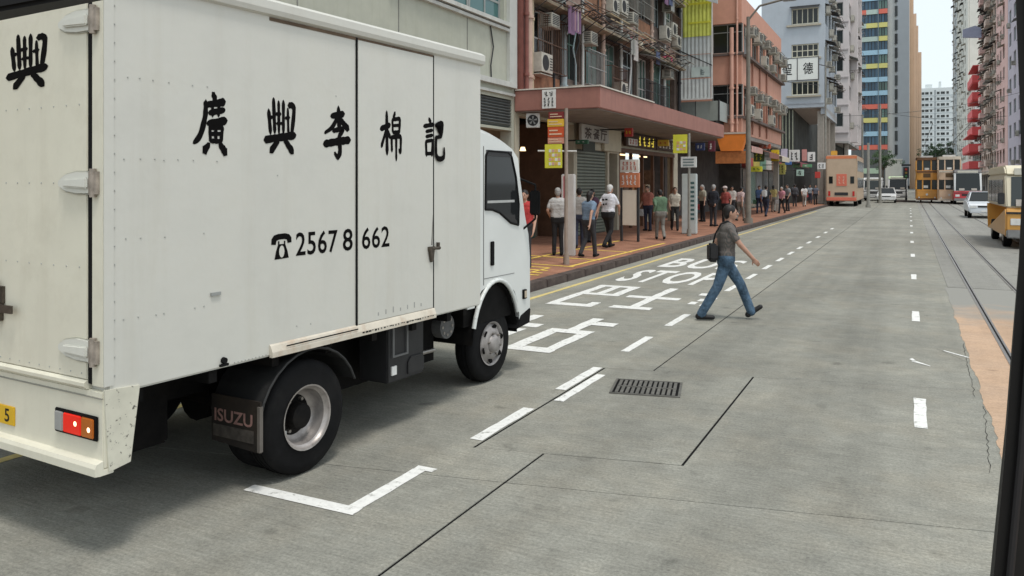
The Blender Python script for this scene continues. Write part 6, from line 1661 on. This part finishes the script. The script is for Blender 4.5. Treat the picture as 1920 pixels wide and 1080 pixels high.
MB().prism([(-.13, .0), (.13, .0), (.15, .06), (.13, .26), (-.13, .26), (-.15, .06)], 'y', -.08, .05).build('pouch', mat('black_nylon', (.014, .014, .015), .7, .3, 20), bag, bevel=.025)
MB().tube([(-.08, .0, .24), (-.02, .03, .40), (.03, .10, .545), (.05, .19, .59), (.05, .29, .52), (.03, .33, .40)], .014, 6).build('strap', mat('black_nylon', (.014, .014, .015)), bag)

def ped(px, Xp, dx_rz, h_, top, bot, hair, label, pose, **kw):
    jt = lambda p, a: (p[0] + rnd.uniform(-a, a) * .4, p[1] + rnd.uniform(-a, a), p[2] + rnd.uniform(-a, a) * .5)
    pose = {**pose, 'LA': [jt(pose['LA'][0], .08), jt(pose['LA'][1], .16)], 'RA': [jt(pose['RA'][0], .08), jt(pose['RA'][1], .16)], 'lean': pose.get('lean', 0) + rnd.uniform(-.04, .07)}
    dx_rz += rnd.uniform(-.6, .6)
    y_ = at_x(px, Xp)
    return person((Xp, y_, pz(Xp) - .005 if Xp > -9.6 else .2), dx_rz, h_, top, bot, hair, label, pose, **kw)
p = ped(1140, -7.6, R(8), 1.80, cloth('white_tee', (.66, .66, .70)), cloth('black_trousers', (.02, .02, .022)), hair_w, 'white-haired man in a white tee with a black back print walking away', WALK, fat=1.1)
b = MB()
for x0, x1, z0, z1 in ((-.10, -.03, 1.33, 1.38), (.01, .09, 1.34, 1.39), (-.07, -.02, 1.20, 1.25), (.02, .06, 1.21, 1.26)): b.box(x0, x1, -.142, -.128, z0, z1)
b.build('back_print', black_ink, p)
ped(1110, -8.6, R(150), 1.62, cloth('plum', (.10, .05, .08)), cloth('dark_grey', (.04, .04, .045)), hair_b, 'person in a plum top left of the white-haired man', STAND, hairlen=.16)
ped(1086, -8.2, R(-10), 1.70, cloth('stone_grey', (.30, .28, .26)), cloth('navy', (.03, .035, .06)), hair_b, 'person in a stone grey top beside the slim notice pillar', WALK2)
ped(1265, -8.0, R(170), 1.68, cloth('oatmeal', (.52, .48, .40)), cloth('charcoal', (.03, .03, .03)), hair_br, 'person in an oatmeal top left of the second bus stop', WALK, hairlen=.12)
ped(1337, -7.4, R(-35), 1.76, cloth('black_jacket', (.025, .027, .035)), cloth('dark_grey', (.04, .04, .045)), hair_g, 'grey-haired person in a black jacket left of the orange awning', STAND, sleeve='long')
pr_ = ped(1360, -7.0, R(185), 1.70, cloth('red_black', (.30, .07, .06)), cloth('black_trousers', (.02, .02, .022)), hair_b, 'person in a dark red top and pale cap before the orange awning', PHONE)
ped(1388, -7.3, R(12), 1.66, cloth('dusty_pink', (.46, .34, .33)), cloth('stone_trouser', (.20, .19, .17)), hair_b, 'person in a dusty pink tee just left of the lamp post', WALK2)
pw = ped(1436, -7.0, R(-5), 1.72, cloth('black_tee', (.025, .025, .028)), cloth('navy', (.03, .035, .06)), hair_b, 'person in black with a white backpack right of the lamp post', WALK)
MB().box(-.14, .14, -.30, -.12, 1.08, 1.46).build('backpack', cloth('white_nylon', (.6, .6, .6)), pw, bevel=.05)
ped(1477, -7.1, R(175), 1.74, cloth('mid_grey', (.25, .26, .27)), cloth('dark_grey', (.04, .04, .045)), hair_b, 'person in a mid grey tee under the dull yellow sign', STAND)
ped(1508, -7.3, R(5), 1.66, cloth('white_blouse', (.62, .60, .58)), cloth('pale_trouser', (.35, .33, .30)), hair_b, 'person in a white blouse under the long green sign', WALK, hairlen=.15)
ped(1529, -7.0, R(180), 1.70, cloth('slate', (.10, .11, .14)), cloth('black_trousers', (.02, .02, .022)), hair_b, 'person in a slate top walking beside the double-decker bus', WALK2)
ped(984, -7.4, R(160), 1.68, cloth('bright_red', (.45, .05, .05)), cloth('dark_grey', (.04, .04, .045)), hair_b, 'person in a bright red top standing past the truck cab', PHONE)
ped(1046, -7.9, R(20), 1.70, cloth('pale_grey', (.46, .45, .44)), cloth('black_trousers', (.02, .02, .022)), hair_g, 'person in a pale grey top beside the first bus stop pole', STAND)
far_folk = [(1103, -7.1, 20, 1.66, (.16, .22, .30), 'person in a slate blue tee at the kerb behind the first bus stop', WALK2), (1215, -8.8, 170, 1.70, (.42, .16, .12), 'person in a rust red top in front of the lit shop', STAND),
            (1238, -7.2, 5, 1.64, (.10, .16, .10), 'person in a dark green top at the kerb before the second bus stop', WALK), (1318, -8.6, 150, 1.72, (.40, .38, .30), 'person in a khaki top under the canopy end', PHONE),
            (1372, -8.2, 200, 1.66, (.55, .50, .46), 'person in an off-white top directly under the orange awning', STAND), (1424, -8.0, -160, 1.68, (.12, .20, .38), 'person in a royal blue top under the dark green sign', WALK2),
            (1450, -7.6, 10, 1.70, (.38, .30, .12), 'person in a mustard top below the square yellow sign', WALK), (1466, -6.9, 176, 1.62, (.50, .22, .26), 'person in a rose top at the kerb beyond the lamp post', WALK2),
            (1490, -7.9, 0, 1.72, (.08, .08, .09), 'person in a black top below the white emblem sign', STAND), (1519, -7.8, 185, 1.67, (.30, .34, .38), 'person in a steel grey top near the small white emblem sign', WALK)]
for q, (px, X_, rz_, h_, c_, lab, po) in enumerate(far_folk):
    pp_ = ped(px, X_, R(rz_), h_, cloth('folk_%d' % q, c_), cloth(('dark_grey', 'navy', 'stone_trouser', 'black_trousers')[q % 4], (.04, .04, .045)), (hair_b, hair_br, hair_b, hair_g)[q % 4], lab, po, hairlen=.14 if q % 3 == 0 else 0, vox=.017, fat=1 + .08 * (q % 3), sleeve=('short', 'short', 'long')[q % 3])
    if q % 2: MB().prism([(-.11, .0), (.11, .0), (.10, .26), (-.10, .26)], 'y', -.05, .05).build('carrier_bag', cloth('bag_%d' % (q % 3), ((.5, .1, .1), (.55, .55, .55), (.1, .2, .12))[q % 3]), pp_, (.25, .08, .56), bevel=.02)
# cap
hc_ = (0, .035 + .0, 1.635 * 1.70 / 1.75)
MB().lathe([(hc_[2] + .13, .001), (hc_[2] + .12, .06), (hc_[2] + .07, .098), (hc_[2] + .035, .104)], 18, 'z', (0, .02, 0), close=False).box(-.07, .07, .09, .20, hc_[2] + .035, hc_[2] + .047).build('cap', cloth('pale_cap', (.5, .42, .40)), pr_)

# ================================================================== WINDOW OF THE VEHICLE THE STREET IS SEEN FROM
F_ = Vector((-SN, CS, 0)); R_ = Vector((CS, SN, 0))
vw = empty('vehicle_window_surround', tuple(F_ * .7 + Vector((0, 0, .6))), YAW, 'black window pillar and header of the vehicle the street is seen from', 'window surround')
fr_m = mat('black_frame', (.003, .003, .003), .7, .2, 12)
def vp(px, py, Z=.7): return ((px - 960) / 1500 * Z, 0, CAMH - (py - 343) / 1500 * Z - .6)
edge = [(1897, -250), (1905, 0), (1912, 180), (1916, 360), (1910, 500), (1899, 640), (1885, 830), (1861, 1080), (1832, 1400)]
def post(pts, off, wd, y0, y1, name, m, par):
    # the left flank runs along the sight line so that it is seen edge-on
    f0, f1 = (.7 + y0) / .7, (.7 + y1) / .7
    vs, fs = [], []
    for (px, py) in pts:
        p = vp(px + off, py)
        vs += [(p[0] * f0, y0, p[2]), (p[0] * f0 + wd, y0, p[2]), (p[0] * f1 + wd, y1, p[2]), (p[0] * f1, y1, p[2])]
    for k in range(len(pts) - 1):
        for q in range(4): fs.append((4 * k + q, 4 * k + (q + 1) % 4, 4 * k + 4 + (q + 1) % 4, 4 * k + 4 + q))
    fs += [(0, 1, 2, 3), tuple(4 * (len(pts) - 1) + q for q in (3, 2, 1, 0))]
    return MB().add(vs, fs).build(name, m, par)
pil = post(edge, 0, .09, -.02, .05, 'pillar', fr_m, vw)
MB().tube([(vp(px + 26, py)[0] * .97, -.024, vp(px, py)[2]) for px, py in edge], .003, 8).build('pillar_seal', mat('grey_rubber_seal', (.014, .013, .014), .6), vw)
h0, h1 = vp(-300, 90), vp(1990, -330)
b = MB().add([(h0[0], -.02, h0[2]), (h1[0], -.02, h1[2]), (h1[0], .05, h1[2] + .03), (h0[0], .05, h0[2] + .012), (h0[0], -.02, h0[2] + .12), (h1[0], -.02, h1[2] + .12), (h1[0], .05, h1[2] + .12), (h0[0], .05, h0[2] + .12)], [(0, 3, 2, 1), (4, 5, 6, 7), (0, 1, 5, 4), (1, 2, 6, 5), (2, 3, 7, 6), (3, 0, 4, 7)])
b.build('header', fr_m, vw, bevel=.004)
